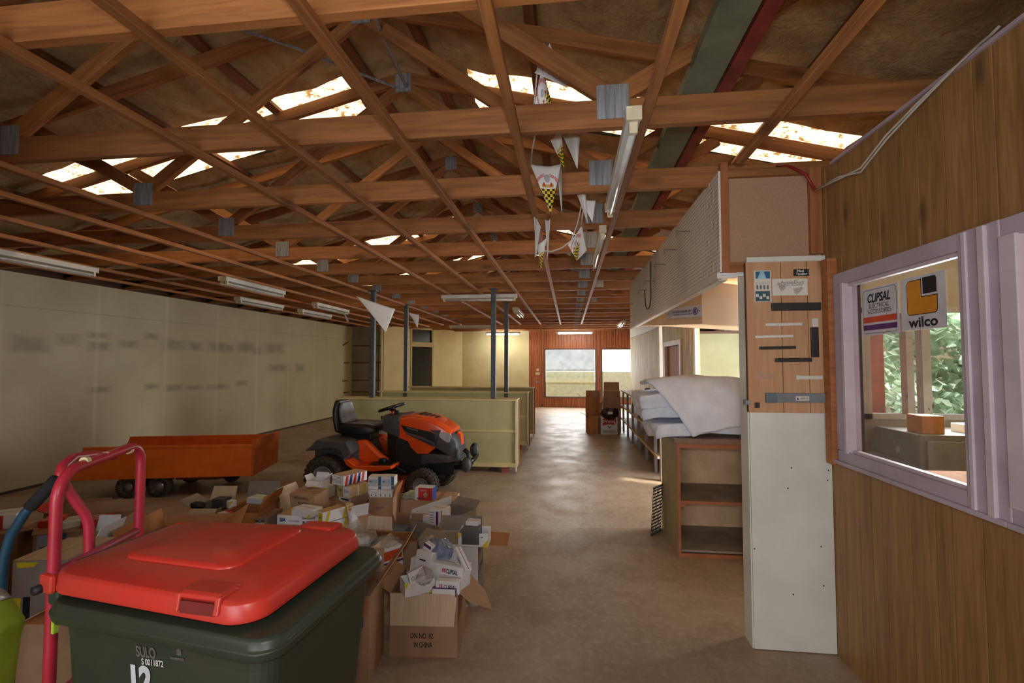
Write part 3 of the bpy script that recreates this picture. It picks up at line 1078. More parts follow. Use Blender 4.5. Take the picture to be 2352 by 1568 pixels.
def fluoro(label, p, length, yaw, twin=True, m=white_enamel, roll=0, lit=False, end=cream_plastic, w=.11):
    t = thing('ceiling_fluorescent', label, 'fluorescent light', p, yaw, 'bare fluorescent fittings')
    L = length
    MB().b6(0, L, -w / 2, w / 2, -.055, 0).build('housing', m, t, bevel=.006)
    for e in (0, L):
        MB().b6(e - .01, e + .01, -w / 2 - .003, w / 2 + .003, -.058, .002).build('end_cap', end, t, bevel=.003)
    for yy in ((-.032, .032) if twin else (0,)):
        k = MB().cyl((.03, yy, -.085), (L - .03, yy, -.085), .014, n=10).build('tube', tube_on if lit else mat('dead_tube', srgb(214, 214, 208), .3), t, smooth=True)
        for e in (.03, L - .03):
            MB().b6(e - .012, e + .012, yy - .018, yy + .018, -.102, -.05).build('lamp_holder', cream_plastic, k, bevel=.003)
    return t


H = PI / 2
fluoro('long twin fluorescent fitting above the stained wall, nearest to the camera', (-5.42, 3.3, 2.68), 1.55, H)
fluoro('twin fluorescent fitting with a cream end cap, a row in from the stained wall', (-4.32, 5.5, 2.68), 1.25, H)
fluoro('short twin fluorescent fitting behind and below the cream-capped one', (-5.42, 7.25, 2.68), 1.2, H)
fluoro('fluorescent fitting with a scrap of white card hanging from it', (-4.55, 8.1, 2.68), 1.25, H)
fluoro('fluorescent fitting nearest the stained wall at the back of its row', (-5.42, 9.1, 2.68), 1.2, H)
fluoro('fluorescent fitting mounted crosswise between the two front posts', (-2.03, 7.5, 2.68), 1.2, 0)
fluoro('single-tube fluorescent hanging along a batten over the aisle, beside the bunting', (.275, 2.02, 2.675), 1.24, H, twin=False, w=.06)
fluoro('single-tube fluorescent further along the same aisle batten, behind the bunting', (.265, 3.78, 2.675), 1.24, H, twin=False, w=.05, m=cream_plastic)
fluoro('small fluorescent fitting lengthwise near the back post of the aisle', (-1.05, 9.3, 2.68), 1.25, H)
fluoro('lit fluorescent fitting crosswise in front of the far red wall', (-.42, 16.2, 2.66), 1.2, 0, lit=True)
fluoro('lit fluorescent fitting crosswise above the cream far wall', (-2.9, 16.5, 2.66), 1.2, 0, lit=True)
fluoro('fluorescent fitting lengthwise close to the far end of the plywood partition', (1.4, 12.6, 2.68), 1.25, H)
fluoro('fluorescent fitting crosswise high before the diagonal cream wall', (-3.4, 13.4, 2.66), 1.25, 0)
o = MB().poly([(-4.5, 9.1, 2.6), (-4.44, 9.02, 2.6), (-4.36, 9.06, 2.42), (-4.42, 9.1, 2.4)]).build('hanging_card', white_card, thick=.003)
tag(o, 'scrap of white card dangling from a fluorescent fitting', 'card')
tag(MB().b6(.36, .5, 7.05, 7.06, 2.70, 2.8).build('hanging_notice', paper), 'small handwritten notice card pinned to a truss over the aisle', 'notice')
tag(MB().b6(.4, .5, 8.75, 8.76, 2.7, 2.78).build('hanging_notice', galv), 'small grey card pinned to a truss behind the handwritten notice', 'notice')

# ================================================================== SERVICE COUNTER SIDE
BX, BY0, BY1, BZ0, BZ1 = .882, 2.925, 7.12, 2.125, 2.735
bk = thing('pegboard_bulkhead', 'overhead bulkhead faced with pegboard above the service counter', 'bulkhead', (0, 0, 0))
MB().b6(BX, BX + .012, BY0, BY1, BZ0, BZ1).build('pegboard_face', peg_mat, bk)
MB().b6(BX + .05, 1.44, BY0 + .02, BY0 + .03, BZ0 + .04, BZ1 - .04).build('end_board', hardboard, bk)
for nm, a in (('end_stud', (BX + .012, BX + .055, BY0 - .01, BY0 + .03, BZ0, BZ1 + .05)), ('end_stud', (1.385, 1.449, BY0 - .012, BY0 + .03, BZ0 + .1, BZ1))):
    MB().b6(*a).build(nm, stud_wood, bk, bevel=.003)
o = member('top_rail', (BX + .05, BY0 + .008, BZ1 - .02), (1.385, BY0 + .008, BZ1 - .02), .04, .045, pine, bk)
o = member('bottom_rail', (BX + .05, BY0 + .008, BZ0 + .03), (1.385, BY0 + .008, BZ0 + .03), .04, .06, pine, bk)
MB().b6(BX - .012, BX + .012, BY0, BY1, BZ0 - .035, BZ0 + .005).build('edge_trim', white_wood, bk)
MB().b6(BX - .02, BX + .09, BY0 - .012, BY0 + .0, BZ0 - .032, BZ0 - .002).b6(BX + .09, 1.01, BY0 - .01, BY0, BZ0 - .022, BZ0 + .012).build('end_trim', white_enamel, bk)
MB().b6(BX, BX + .05, BY0 + .03, BY1, BZ0 - .04, BZ0 - .03).build('soffit', white_wood, bk)
for i, (y, z) in enumerate(((3.6, 2.56), (4.05, 2.53), (4.5, 2.5), (5.1, 2.45), (5.55, 2.42), (6.8, 2.42))):
    mb = MB().tube([(BX, y, z), (BX - .1, y - .01, z), (BX - .1, y - .01, z - .04)], .004, 6)
    tag(mb.build('pegboard_hook', wire_steel), 'bent wire display hook, %s along the pegboard bulkhead from its near end' % ordinal[i], 'hook', 'wire hooks on the pegboard')
pts = [(BX - .03, 5.12, 2.66), (BX - .03, 5.14, 2.42)] + [(BX - .03, 5.33 - .19 * math.cos(a), 2.29 - .11 * math.sin(a)) for a in [PI * k / 12 for k in range(13)]] + [(BX - .03, 5.55, 2.42)]
tag(MB().tube(pts, .006, 8).build('looped_flex', cord_brown, smooth=True), 'loop of dark brown cord hanging over two pegboard hooks', 'cord')

# white cables drooping along the panelled wall and a red one over the bulkhead
for i, dz in enumerate((0, .02)):
    pts = [(RW - .03, y, 2.715 - .42 * max(0, (y - 1.7)) ** 1.35 - dz * max(0, y - 1.8) * 1.6 if y < 2.5 else 0) for y in (1.72, 1.76, 1.8, 1.9, 2.1, 2.3, 2.49)]
    e = at_y(1872, 438, 2.85)
    pts += [(1.43, 2.7, 2.575 + (.012 if i else 0)), tuple(e)]
    pts = [V(p) for p in pts]
    pts[-3].z = 2.55 - dz
    pts[-4].z = 2.62 - dz
    pts[-5].z = 2.66 - dz * .6
    pts[-6].z = 2.69
    pts[-7].z = 2.705
    tag(MB().tube(pts, .005, 8).build('white_cable', cord_white, smooth=True), ('upper', 'lower')[i] + ' of two pale cables drooping from the top of the panelled wall', 'cable')
e0, e1 = at_y(1815, 383, 2.9), at_y(1872, 436, 2.85)
tag(MB().tube([e0 + V((-.03, .1, .05)), e0, (e0 + e1) / 2 + V((.012, -.01, .02)), e1], .008, 8).build('red_cable', cord_red, smooth=True), 'short red cable curving down over the bulkhead end board', 'cable')

# partition end with the white sheet and the trunking sample board
pt = struct('wall_partition', MB().b6(1.012, RW - .002, 2.9, 3.02, 0, 2.12), white_board)
o = thing('white_sheet', 'tall plain white painted sheet below the timber sample board', 'board', (0, 0, 0))
MB().b6(1.017, RW - .002, 2.885, 2.9, .004, 1.318).build('sheet', white_board, o, bevel=.002)
mb = MB()
for (px, py) in ((1810, 1121), (1818, 1074), (1901, 1103), (1892, 1345), (1886, 1255), (1733, 1260), (1822, 1365), (1903, 1080)):
    pq = at_y(px, py, 2.884)
    mb.poly([(pq.x + .004 * math.cos(t), 2.8842, pq.z + .0045 * math.sin(t)) for t in [k * PI / 4 for k in range(8)]])
mb.build('screw_holes', ink_black, o, fix=False)
sb = thing('sample_board', 'wood grained display board holding strips of plastic trunking samples', 'sample board', (0, 0, 0))
mb = MB()
for a, b in ((1.006, 1.190), (1.194, 1.330), (1.334, 1.430)):
    mb.b6(a, b, 2.862, 2.885, 1.318, 2.172)
mb.build('board', sample_wood, sb)
MB().b6(1.003, 1.432, 2.872, 2.886, 1.32, 2.17).build('backing', mat('board_backing', srgb(84, 44, 30), .8), sb)
o = MB().b6(1.016, 1.438, 2.875, 2.9, 2.165, 2.205).build('white_board_strip', white_board, bevel=.002)
tag(o, 'narrow white board strip above the trunking sample board', 'board')
FY = 2.862


def onb(px, py):
    p = at_y(px, py, FY)
    return p.x, p.z


def strip(x0, y0, x1, y1, m, d=.014, name='trunking_sample', tilt=0):
    xa, za = onb(x0, y1)
    xb, zb = onb(x1, y0)
    mb = MB()
    M = Matrix.Rotation(tilt, 3, 'Y')
    mb.box(((xa + xb) / 2, FY - d / 2, (za + zb) / 2), (xb - xa, d, zb - za), M)
    return mb.build(name, m, sb, bevel=.0025)


strip(1771, 695, 1882, 714, pvc_dark, .02)
strip(1757, 741, 1841, 749, pvc_white, tilt=-.01)
strip(1733, 769, 1820, 776, pvc_white, tilt=-.02)
strip(1743, 795, 1826, 802, pvc_dark, tilt=-.02)
k = strip(1779, 822, 1863, 831, pvc_dark, tilt=-.01)
strip(1862, 752, 1877, 820, pvc_dark, .016)
strip(1863, 731, 1876, 751, pvc_white, .018, name='white_joiner')
k = strip(1828, 862, 1887, 871, pvc_white)
strip(1826, 861, 1834, 872, pvc_white, .018, name='white_joiner')
strip(1758, 903, 1895, 923, pvc_grey, .02)
strip(1757, 902, 1781, 924, mat('grey_pvc_sleeve', srgb(104, 116, 124), .45), .024, name='grey_sleeve')
strip(1731, 856, 1777, 870, mat('ghost_mark', srgb(196, 156, 130), .5), .001, name='faded_mark')
strip(1733, 924, 1744, 936, pvc_dark, .008, name='black_clip')
xa, za = onb(1716, 924)
MB().b6(xa - .012, xa + .014, FY - .012, FY + .03, za - .012, za + .014).build('latch', galv, sb, bevel=.002)


def pr_(x0, y0, x1, y1, m, off=.002, name='brochure'):
    xa, za = onb(x0, y1)
    xb, zb = onb(x1, y0)
    y = FY - off
    return decal([(xa, y, za), (xb, y, za), (xb, y, zb), (xa, y, zb)], m, sb, name)


pr_(1733, 621, 1770, 693, paper)
pr_(1735, 623, 1768, 640, ink_teal, .003, 'printed_panel')
pr_(1735, 668, 1768, 692, mat('ink_slate', srgb(70, 100, 108), .6), .003, 'printed_panel')
xa, za = onb(1744, 640)
decal([(xa - .012, FY - .004, za), (xa + .036, FY - .004, za), (xa + .02, FY - .004, za + .05), (xa + .008, FY - .004, za + .05)], mat('ink_pale_blue', srgb(170, 206, 222), .6), sb, 'printed_panel')
for q in range(4):
    pr_(1737 + q * 8, 655, 1741 + q * 8, 664, ink_grey, .003, 'printed_panel')
    pr_(1736 + q * 8, 675 + (q % 2) * 5, 1742 + q * 8, 682 + (q % 2) * 5, paper, .0035, 'printed_panel')
for q in range(3):
    pr_(1736, 648 + q * 2.3, 1767, 648.9 + q * 2.3, ink_grey, .003, 'printed_panel')
pr_(1774, 639, 1854, 679, paper)


def blab(px, py):
    p = at_y(px, py, FY)
    return plane_fn((p.x, FY - .004, p.z), (1, 0, 0), (0, 0, 1))


lettering('AussieDuct', mat('ink_sage', srgb(96, 112, 100), .6), sb, blab(1819, 648), .019, .125)
lettering('Mini Trunking', mat('ink_sage', (0, 0, 0)), sb, blab(1821, 655), .011, .095)
for (px, py, s_) in ((1786, 650, 1), (1842, 661, -1)):      # two pale drawn hands at the corners of the brochure
    p = at_y(px, py, FY)
    mb = MB()
    for q in range(4):
        a = (.5 if s_ > 0 else 2.3) + q * .22
        c0 = V((p.x, FY - .0045 - .0004 * q, p.z))
        d = V((math.cos(-a), 0, math.sin(-a)))
        n_ = V((-d.z, 0, d.x))
        mb.poly([c0 - n_ * .006, c0 + d * .05 - n_ * .003, c0 + d * .05 + n_ * .003, c0 + n_ * .006])
    mb.build('printed_panel', mat('ink_hand', srgb(178, 172, 156), .6), sb, fix=False)
pr_(1822, 618, 1857, 634, ink_black, .003, 'black_label')
lettering('Maxi', ink_white, sb, blab(1838, 622), .014, .035, .02)
lettering('Trunking', ink_white, sb, blab(1840, 630), .014, .058, .02)
xa, za = onb(1839, 914)
y = FY - .0215
decal([(xa - .035, y, za - .012), (xa + .035, y, za - .012), (xa + .035, y, za + .012), (xa - .035, y, za + .012)], paper, sb, 'sticker')
decal([(xa - .031, y - .001, za - .008), (xa - .019, y - .001, za - .008), (xa - .025, y - .001, za + .008)], ink_black, sb, 'printed_panel')
for q in range(3):
    decal([(xa - .012, y - .001, za - .006 + q * .005), (xa + .03, y - .001, za - .006 + q * .005), (xa + .03, y - .001, za - .004 + q * .005), (xa - .012, y - .001, za - .004 + q * .005)], ink_grey, sb, 'printed_panel')

# counter shelving unit (open back towards us) with batts on top
cu = thing('counter_unit', 'open timber shelf unit under the white batts, next to the partition', 'shelf unit', (0, 0, 0))
CX0, CX1, CY0, CY1, CZ = .885, 1.95, 4.16, 4.86, .965
MB().b6(CX0, CX0 + .02, CY0, CY1, 0, CZ - .04).build('side_panel', mat('olive_laminate', srgb(176, 160, 118), .6, c2=srgb(162, 146, 104)), cu)
MB().b6(CX1 - .02, CX1, CY0, CY1, 0, CZ - .04).build('side_panel', mat('olive_laminate', (0, 0, 0)), cu)
MB().b6(CX0 - .025, CX1 + .02, CY0 - .02, CY1 + .03, CZ - .04, CZ).build('counter_top', mat('counter_top', srgb(140, 112, 92), .4, c2=srgb(126, 98, 80), ns=12), cu, bevel=.003)
MB().b6(CX0 + .02, CX1 - .02, CY1 - .05, CY1 - .04, 0, CZ - .04).build('back_panel', mat('tan_board', srgb(234, 196, 156), .75, c2=srgb(208, 166, 124), ns=4), cu)
for z in (.43, .03):
    MB().b6(CX0 + .02, CX1 - .02, CY0 + .03, CY1 - .05, z, z + .018).build('shelf', mat('grey_shelf', srgb(164, 148, 132), .6, c2=srgb(140, 124, 108), ns=6), cu)
mb = MB()
mb.b6(CX0, CX0 + .022, CY0 - .006, CY0 + .012, 0, CZ - .04)
mb.b6(CX0 + .02, CX1, CY0 - .004, CY0 + .012, 0, .03)
mb.b6(CX0 + .02, CX1, CY0 + .02, CY0 + .03, .425, .45)
mb.b6(CX0 + .02, CX1, CY0 - .004, CY0 + .012, CZ - .075, CZ - .04)
mb.build('edge_strip', mat('red_edge', srgb(172, 104, 66), .6), cu)
MB().b6(CX0 + .02, CX0 + .06, CY0 + .01, CY0 + .2, .4, .428).build('shelf_cleat', mat('red_edge', (0, 0, 0)), cu)
g = thing('perforated_panel', 'small dark perforated metal panel leaning on the counter unit', 'panel', (0, 0, 0))
mb = MB()
fnp = lambda u, v, a: V((.80 + u * .55 + .03 * (v / .42), 4.72 + u * .75 - a + .05 * v, v))
for q in range(8):
    mb.prism([(q * .03 - .11, 0), (q * .03 - .1, 0), (q * .03 - .1, .42), (q * .03 - .11, .42)], 0, .006, fnp)
for q in range(15):
    mb.prism([(-.11, q * .03), (.11, q * .03), (.11, q * .03 + .011), (-.11, q * .03 + .011)], 0, .006, fnp)
mb.build('mesh_face', mat('blue_grey_steel', srgb(70, 84, 92), .5, .3), g)
MB().prism([(-.115, 0), (.115, 0), (.115, .012), (-.115, .012)], -.004, .03, fnp).prism([(-.115, .42), (.115, .42), (.115, .432), (-.115, .432)], -.004, .03, fnp).build('rim', mat('blue_grey_steel', (0, 0, 0)), g)

# batts piled on the counter


def batt(name, label, fn, nu, nv, th):
    o = MB().grid(fn, nu, nv).build(name, batt_mat, smooth=True, thick=th)
    o.modifiers['thick'].offset = 1
    sub = o.modifiers.new('soft', 'SUBSURF')
    sub.levels = sub.render_levels = 1
    return tag(o, label, 'insulation batt', 'insulation batts on the counter')


def nz(x, y, k=0):
    return noise.noise(V((x * 5, y * 5, k))) * .02 + noise.noise(V((x * 16, y * 16, k + 3))) * .007


def soft(label, c, dims, rz, tilt, seed, m=.14, droop=0):
    # a thick square-cut slab of fluffy wadding
    hx, hy, hz = dims[0] / 2, dims[1] / 2, dims[2] / 2
    bm = bmesh.new()
    bmesh.ops.create_cube(bm, size=2)
    bmesh.ops.subdivide_edges(bm, edges=bm.edges, cuts=13, use_grid_fill=True)
    Mr = Euler((tilt[0], tilt[1], rz)).to_matrix()
    for v in bm.verts:
        p = v.co.copy()
        q = V([math.copysign(abs(t) ** 1.0, t) for t in p])
        k = 1 - .04 * (abs(p.x) * abs(p.y) * abs(p.z)) ** 2
        w_ = V((q.x * hx, q.y * hy, q.z * hz)) * k
        n_ = V((noise.noise(V((w_.y * 7, w_.z * 9, seed))), noise.noise(V((w_.x * 7, w_.z * 9, seed + 5))), noise.noise(V((w_.x * 5, w_.y * 5, seed + 9)))))
        f_ = V((noise.noise(w_ * 26 + V((seed, 0, 0))), noise.noise(w_ * 26 + V((0, seed, 0))), noise.noise(w_ * 26 + V((0, 0, seed)))))
        w_ += n_ * .028 + f_ * .008
        w_.z -= droop * max(0, -p.x - .2) ** 2
        v.co = Mr @ w_ + V(c)
    me = bpy.data.meshes.new('insulation_batt')
    bm.to_mesh(me)
    bm.free()
    for pg in me.polygons:
        pg.use_smooth = True
    me.materials.append(batt_mat)
    o = bpy.data.objects.new('insulation_batt', me)
    COL.objects.link(o)
    return tag(o, label, 'insulation batt', 'insulation batts on the counter')


soft('lowest white batt lying flat on the counter top, its end over the edge', (1.26, 4.52, CZ + .08), (1.10, .56, .11), .05, (0, -.02), 1, droop=.05)
soft('torn white batt jutting from the pile just above the lowest one', (1.24, 4.56, CZ + .205), (1.20, .54, .11), -.06, (0, .01), 2, droop=.04)
soft('square-cut batt under the top one, its blunt end sticking out', (1.20, 4.56, CZ + .325), (1.20, .52, .12), .03, (0, -.02), 3, droop=.03)


def b_top(u, v):
    # drapes over the pile and hangs down its front as a rounded flap
    x = .68 + 1.12 * u
    s = v * .95
    lip = .05
    zt = CZ + .42 + .055 * math.sin(u * 3.3) - .03 * u
    if s < .5:
        y, z = 4.86 - s, zt + .03 * (s / .5)
    else:
        q = s - .5
        y = 4.36 - .13 * math.sin(min(q, .25) / .25 * H) - .03 * q
        z = zt + .03 - q * (1.0 - .26 * u)
        x += .34 * (1 - u) * (q / .45) ** .8
    return V((x, y + nz(u, v, 20), z + nz(u, v, 15)))


batt('insulation_batt', 'large top batt draped over the pile and hanging down in front', b_top, 30, 26, .035)

# posts, peach pelmet box and the wall behind the counter
for nm, lab, x, y in (('white_post', 'slim white post at the near end of the long shelf unit', 1.235, 6.75), ('white_post', 'slim white post at the end of the plywood wall', 1.74, 6.9)):
    tag(MB().b6(x - .022, x + .022, y - .04, y + .04, 0, 2.12).build(nm, white_wood, bevel=.003), lab, 'post')
pel = thing('sign_pelmet', 'peach coloured box pelmet with a blue lettered sticker under the bulkhead', 'pelmet', (0, 0, 0))
P0, P1, P2 = V((.90, 7.1, 2.135)), V((1.222, 4.6, 1.962)), V((1.83, 5.05, 1.962))
P1t, P2t, P0t = P1 + V((0, 0, .40)), P2 + V((0, 0, .40)), P0 + V((0, 0, .26))
mb = MB()
mb.poly([P0, P1, P1t, P0t])
mb.poly([P1, P2, P2t, P1t])
q0, q2 = P0 + V((.5, .1, 0)), P2 + V((.2, .6, 0))
mb.poly([P0, P1, P2, q2, q0])
mb.build('pelmet_face', peach, pel, fix=False, thick=.012)
ux = (P1 - P0).normalized()
sl = (P1 - P0)
uy = (V((0, 0, 1)) - ux * ux.z).normalized()
nn = ux.cross(uy)
oc = P0 + sl * .815 + uy * .105 + nn * .016
KS = 1.75
f0 = lambda x, y: oc + ux * x * KS + uy * y
decal([f0(-.28, -.045), f0(.28, -.045), f0(.28, .07), f0(-.28, .07)], mat('sticker_white', srgb(222, 220, 232), .4), pel, 'sticker')
f1 = lambda x, y: f0(x, y) + nn * .002
lettering('wattmaster', mat('ink_navy', srgb(40, 44, 150), .5), pel, lambda x, y: f1(x - .01, y + .022), .035, .31, .01)
mb = MB()
zz = [(-.26, 0), (-.24, 0), (-.23, .03), (-.215, -.025), (-.2, .04), (-.185, -.03), (-.17, .025), (-.16, -.008), (.15, -.008)]
for (a, b), (c, d) in zip(zz, zz[1:]):
    mb.poly([f1(a, b - .004), f1(c, d - .004), f1(c, d + .004), f1(a, b + .004)])
cc = (.195, .012)
for q in range(20):
    a0, a1 = 2 * PI * q / 20, 2 * PI * (q + 1) / 20
    for r0, r1 in ((.027, .036), (.009, .02)):
        mb.poly([f1(cc[0] + r * math.cos(a), cc[1] + r * math.sin(a)) for r, a in ((r0, a0), (r1, a0), (r1, a1), (r0, a1))])
mb.poly([f1(.232, .008), f1(.265, .008), f1(.265, .015), f1(.232, .015)])
mb.build('printed_logo', mat('ink_navy', (0, 0, 0)), pel, fix=False)
struct('ceiling_counter', MB().b6(BX + .02, 2.6, 2.95, 7.0, 2.42, 2.45), peach)
struct('trim_2', MB().b6(1.3, 1.32, 2.95, 7.0, 2.40, 2.42), stud_wood)

PX = 1.76
pw = MB()
D0, D1, DZ = 7.95, 9.12, 1.885
for a, b, c, d in ((6.95, D0, 0, 2.28), (D1, 14.25, 0, 2.28), (D0, D1, DZ, 2.28)):
    pw.b6(PX, PX + .05, a, b, c, d)
struct('wall_plywood', pw, ply)
struct('wall_plywood_upper', MB().b6(PX, PX + .05, 6.95, 14.25, 2.30, 2.75), white_board)
struct('trim_3', MB().b6(PX - .012, PX + .05, 6.95, 14.25, 2.28, 2.30), mat('trim_grey', srgb(150, 146, 138), .6))
mb = MB()
for a, b, c, d in ((D0 - .09, D0, 0, DZ + .09), (D1, D1 + .09, 0, DZ + .09), (D0, D1, DZ, DZ + .09)):
    mb.b6(PX - .02, PX + .06, a, b, c, d)
d2 = struct('door_2', mb, white_wood, bevel=.004)
struct('roller_curtain', MB().b6(PX + .03, PX + .045, D0, D1, 0, DZ), roller_brown, d2)
struct('wall_storeroom', MB().b6(PX + .05, 3.9, 8.0, 8.1, 0, 2.06), mat('sage_wall', srgb(150, 148, 116), .75, c2=srgb(138, 136, 104), ns=3))
struct('trim_4', MB().b6(PX + .05, 3.9, 7.97, 8.02, 2.06, 2.10), mat('trim_dark', srgb(90, 60, 44), .7))

# long open shelving against the plywood wall
su = thing('long_shelf_unit', 'long low three-tier shelf unit along the plywood wall', 'shelf unit', (0, 0, 0))
for z, y0 in ((.26, 6.95), (.57, 6.95), (.92, 6.95)):
    MB().b6(1.215, 1.72, y0, 11.7, z, z + .025).build('shelf', mat('shelf_timber', srgb(188, 156, 112), .6, c2=srgb(168, 136, 94), ns=4), su, bevel=.002)
    MB().b6(1.208, 1.215, y0, 11.7, z - .005, z + .028).build('shelf_edge', shelf_cream, su)
    MB().b6(1.215, 1.4, y0 - .004, y0, z - .005, z + .03).build('shelf_end', white_wood, su)
for q in range(6):
    y = 7.25 + q * .84
    MB().b6(1.225, 1.265, y, y + .07, 0, .94).build('upright', mat('grey_upright', srgb(140, 144, 146), .5), su)
MB().b6(1.70, 1.72, 6.95, 11.7, 0, .92).build('back_panel', mat('dark_back', srgb(96, 84, 66), .8), su)

# ================================================================== GONDOLA SHELVES
for i, (y, xl, zt) in enumerate(((6.98, -3.46, 1.06), (8.88, -3.56, 1.045), (10.28, -3.48, 1.06))):
    g = thing('gondola_shelf', ['front of three low double-sided shelf rows, behind the ride-on mower', 'middle of three low double-sided shelf rows in the hall',
                                'back one of three low double-sided shelf rows'][i], 'shelf unit', (0, 0, 0), 0, 'low shelf rows')
    xr = -.765
    MB().b6(xl, xr - .02, y, y + .02, .09, zt - .02).build('back_board', shelf_green, g)
    MB().b6(xl - (.1 if i == 0 else .12), xr, y - .02, y + .36, zt - .02, zt).build('top_board', shelf_cream, g, bevel=.003)
    MB().b6(xl, xr - .01, y - .012, y + .0, .585, .615).build('mid_rail', shelf_cream, g)
    MB().b6(xl, xr - .01, y - .02, y + .0, .08, .14).build('bottom_rail', shelf_cream, g)
    MB().b6(xl + 1.6, xl + 1.64, y - .012, y, .14, .59).build('cover_strip', shelf_cream, g)
    for q, z in enumerate((.1, .42, .72)):
        MB().b6(xl, xr - .01, y + .02, y + .34, z, z + .018).build('shelf', shelf_cream, g)
    MB().b6(xr - .022, xr, y - .02, y + .02, .02, zt - .02).build('end_post', mat('pale_post', srgb(226, 216, 190), .6), g)
    MB().b6(xr - .012, xr + .0, y + .035, y + .06, .03, zt - .03).build('end_edge', shelf_red, g)
    MB().b6(xr - .02, xr - .012, y + .02, y + .34, .05, zt - .02).build('end_panel', shelf_green, g)
    MB().b6(xr - .01, xr + .004, y + .32, y + .35, .02, zt - .02).build('end_edge', shelf_red, g)
    for xx in (xl + .15, (xl + xr) / 2, xr - .18):
        MB().b6(xx - .05, xx + .05, y + .0, y + .3, 0, .09).build('foot_block', mat('red_block', srgb(150, 84, 62), .8), g)

# ================================================================== RIDE-ON MOWER
mw = thing('ride_on_mower', 'orange and dark grey ride-on mower with a black seat, parked before the shelf rows', 'ride-on mower', (-2.86, 5.86, 0), math.radians(-2.5))


def wheel(x, y, r, w, parent, rimr, name='wheel', hubm=rim_grey):
    side = -1 if y < 0 else 1
    o = MB().lathe([(rimr, -w / 2), (r * .86, -w / 2), (r * .97, -w * .38), (r, -w * .2), (r, w * .2), (r * .97, w * .38), (r * .86, w / 2), (rimr, w / 2)], 40, (x, y, r), cap=False).build(name, tread, parent, smooth=True)
    rm = MB().lathe([(rimr * 1.0, w * .2), (rimr * 1.02, -w * .44), (rimr * .96, -w * .50), (rimr * .86, -w * .46), (rimr * .78, -w * .30), (rimr * .38, -w * .24), (rimr * .32, -w * .36), (.012, -w * .37)
                     ], 28, (x, y, r), (0, -side, 0)).build('wheel_rim', hubm, o, smooth=True)
    MB().cyl((x, y + side * w * .40, r), (x, y + side * w * .48, r), rimr * .22, n=14).build('hub_cap', m_black, rm, smooth=True)
    lug = MB()
    n = 26
    for q in range(n):
        a = 2 * PI * q / n
        for sd in (-1, 1):
            M = Matrix.Rotation(-a + (.5 if sd > 0 else 0) * 2 * PI / n, 3, 'Y')
            c = V((x, y + sd * w * .22, r)) + M @ V((0, 0, r * 1.0))
            lug.box(c, (r * .12, w * .36, r * .04), M @ Matrix.Rotation(.5 * sd, 3, 'Z'))
    lug.build('tread_lugs', rubber, o)
    return o


for y in (-.39, .39):
    wheel(0, y, .25, .22, mw, .135, 'rear_wheel')
    wheel(1.18, y * .94, .185, .15, mw, .095, 'front_wheel')


def xsec(x, zt, zb, hw, r=.05, n=5):
    pts = [V((x, -hw, zb))]
    for k in range(n + 1):
        a = PI - k * H / n
        pts.append(V((x, -hw + r + r * math.cos(a), zt - r + r * math.sin(a))))
    for k in range(n + 1):
        a = H - k * H / n
        pts.append(V((x, hw - r + r * math.cos(a), zt - r + r * math.sin(a))))
    pts.append(V((x, hw, zb)))
    return pts


hood = MB().loft([xsec(x, zt, zb, hw, .07) for x, zt, zb, hw in ((.83, .955, .70, .25), (.95, .968, .66, .25), (1.0, .968, .58, .25), (1.07, .962, .515, .25), (1.2, .94, .515, .245), (1.3, .905, .60, .24), (1.4, .85, .68, .23), (1.47, .8, .70, .215))])
hd = hood.build('hood', m_orange, mw, smooth=True, bevel=.006)
nose = MB().loft([xsec(x, zt, zb, hw, .06) for x, zt, zb, hw in ((1.24, .80, .62, .246), (1.36, .79, .56, .243), (1.46, .765, .50, .235), (1.53, .70, .48, .2), (1.56, .62, .48, .15))])
nose.build('nose_grille', m_grey, mw, smooth=True, bevel=.004)
for s_ in (-1, 1):
    MB().prism([(1.36, .655), (1.46, .66), (1.485, .735), (1.44, .775), (1.33, .77)], s_ * .243, s_ * .252, lambda u, v, a: V((u, a * (1 - .06 * max(0, (u - 1.3) / .2)), v))).build('headlamp', lens_mat, mw, bevel=.004)
    MB().prism([(.862, .853), (1.245, .775), (1.29, .74), (1.28, .68), (.915, .772)], s_ * .249, s_ * .256, lambda u, v, a: V((u, a, v))).build('side_vent', m_black, mw, bevel=.003)
    MB().prism([(1.22, .80), (1.36, .80), (1.33, .73), (1.49, .62), (1.47, .575), (1.28, .66), (.95, .765), (.93, .745), (1.24, .655), (1.29, .6), (1.29, .76)], s_ * .247, s_ * .253, lambda u, v, a: V((u, a, v))).build('side_trim', m_grey, mw)
MB().prism([(1.485, .60), (1.555, .6), (1.54, .72), (1.50, .765), (1.475, .72)], -.06, .06, lambda u, v, a: V((u + .012, a, v))).build('nose_badge', m_orange, mw, bevel=.01)
fl = plane_fn((1.01, -.2575, .805), (1, 0, -.2), (.2, 0, 1))
lettering('Husqvarna', mat('ink_silver', srgb(160, 160, 160), .4), mw, fl, .022, .14)
for q in range(4):
    MB().box((1.06 + q * .06, 0, .968 - q * .014), (.035, .2 - q * .02, .016), Matrix.Rotation(.25, 3, 'Y')).build('hood_louvre', m_black, mw, bevel=.005)
MB().loft([xsec(x, zt, zb, hw, .05) for x, zt, zb, hw in ((.61, .96, .77, .2), (.72, .95, .74, .24), (.85, .97, .70, .252))]).build('dash_panel', m_grey, mw, smooth=True, bevel=.006)
MB().loft([xsec(x, zt, zb, hw, .02) for x, zt, zb, hw in ((.67, .78, .44, .2), (.80, .74, .40, .23), (.98, .66, .36, .23), (1.1, .55, .34, .23))]).build('engine_cover', m_black, mw, bevel=.006)
MB().b6(.25, 1.5, -.16, .16, .26, .40).build('chassis', m_black, mw, bevel=.01)
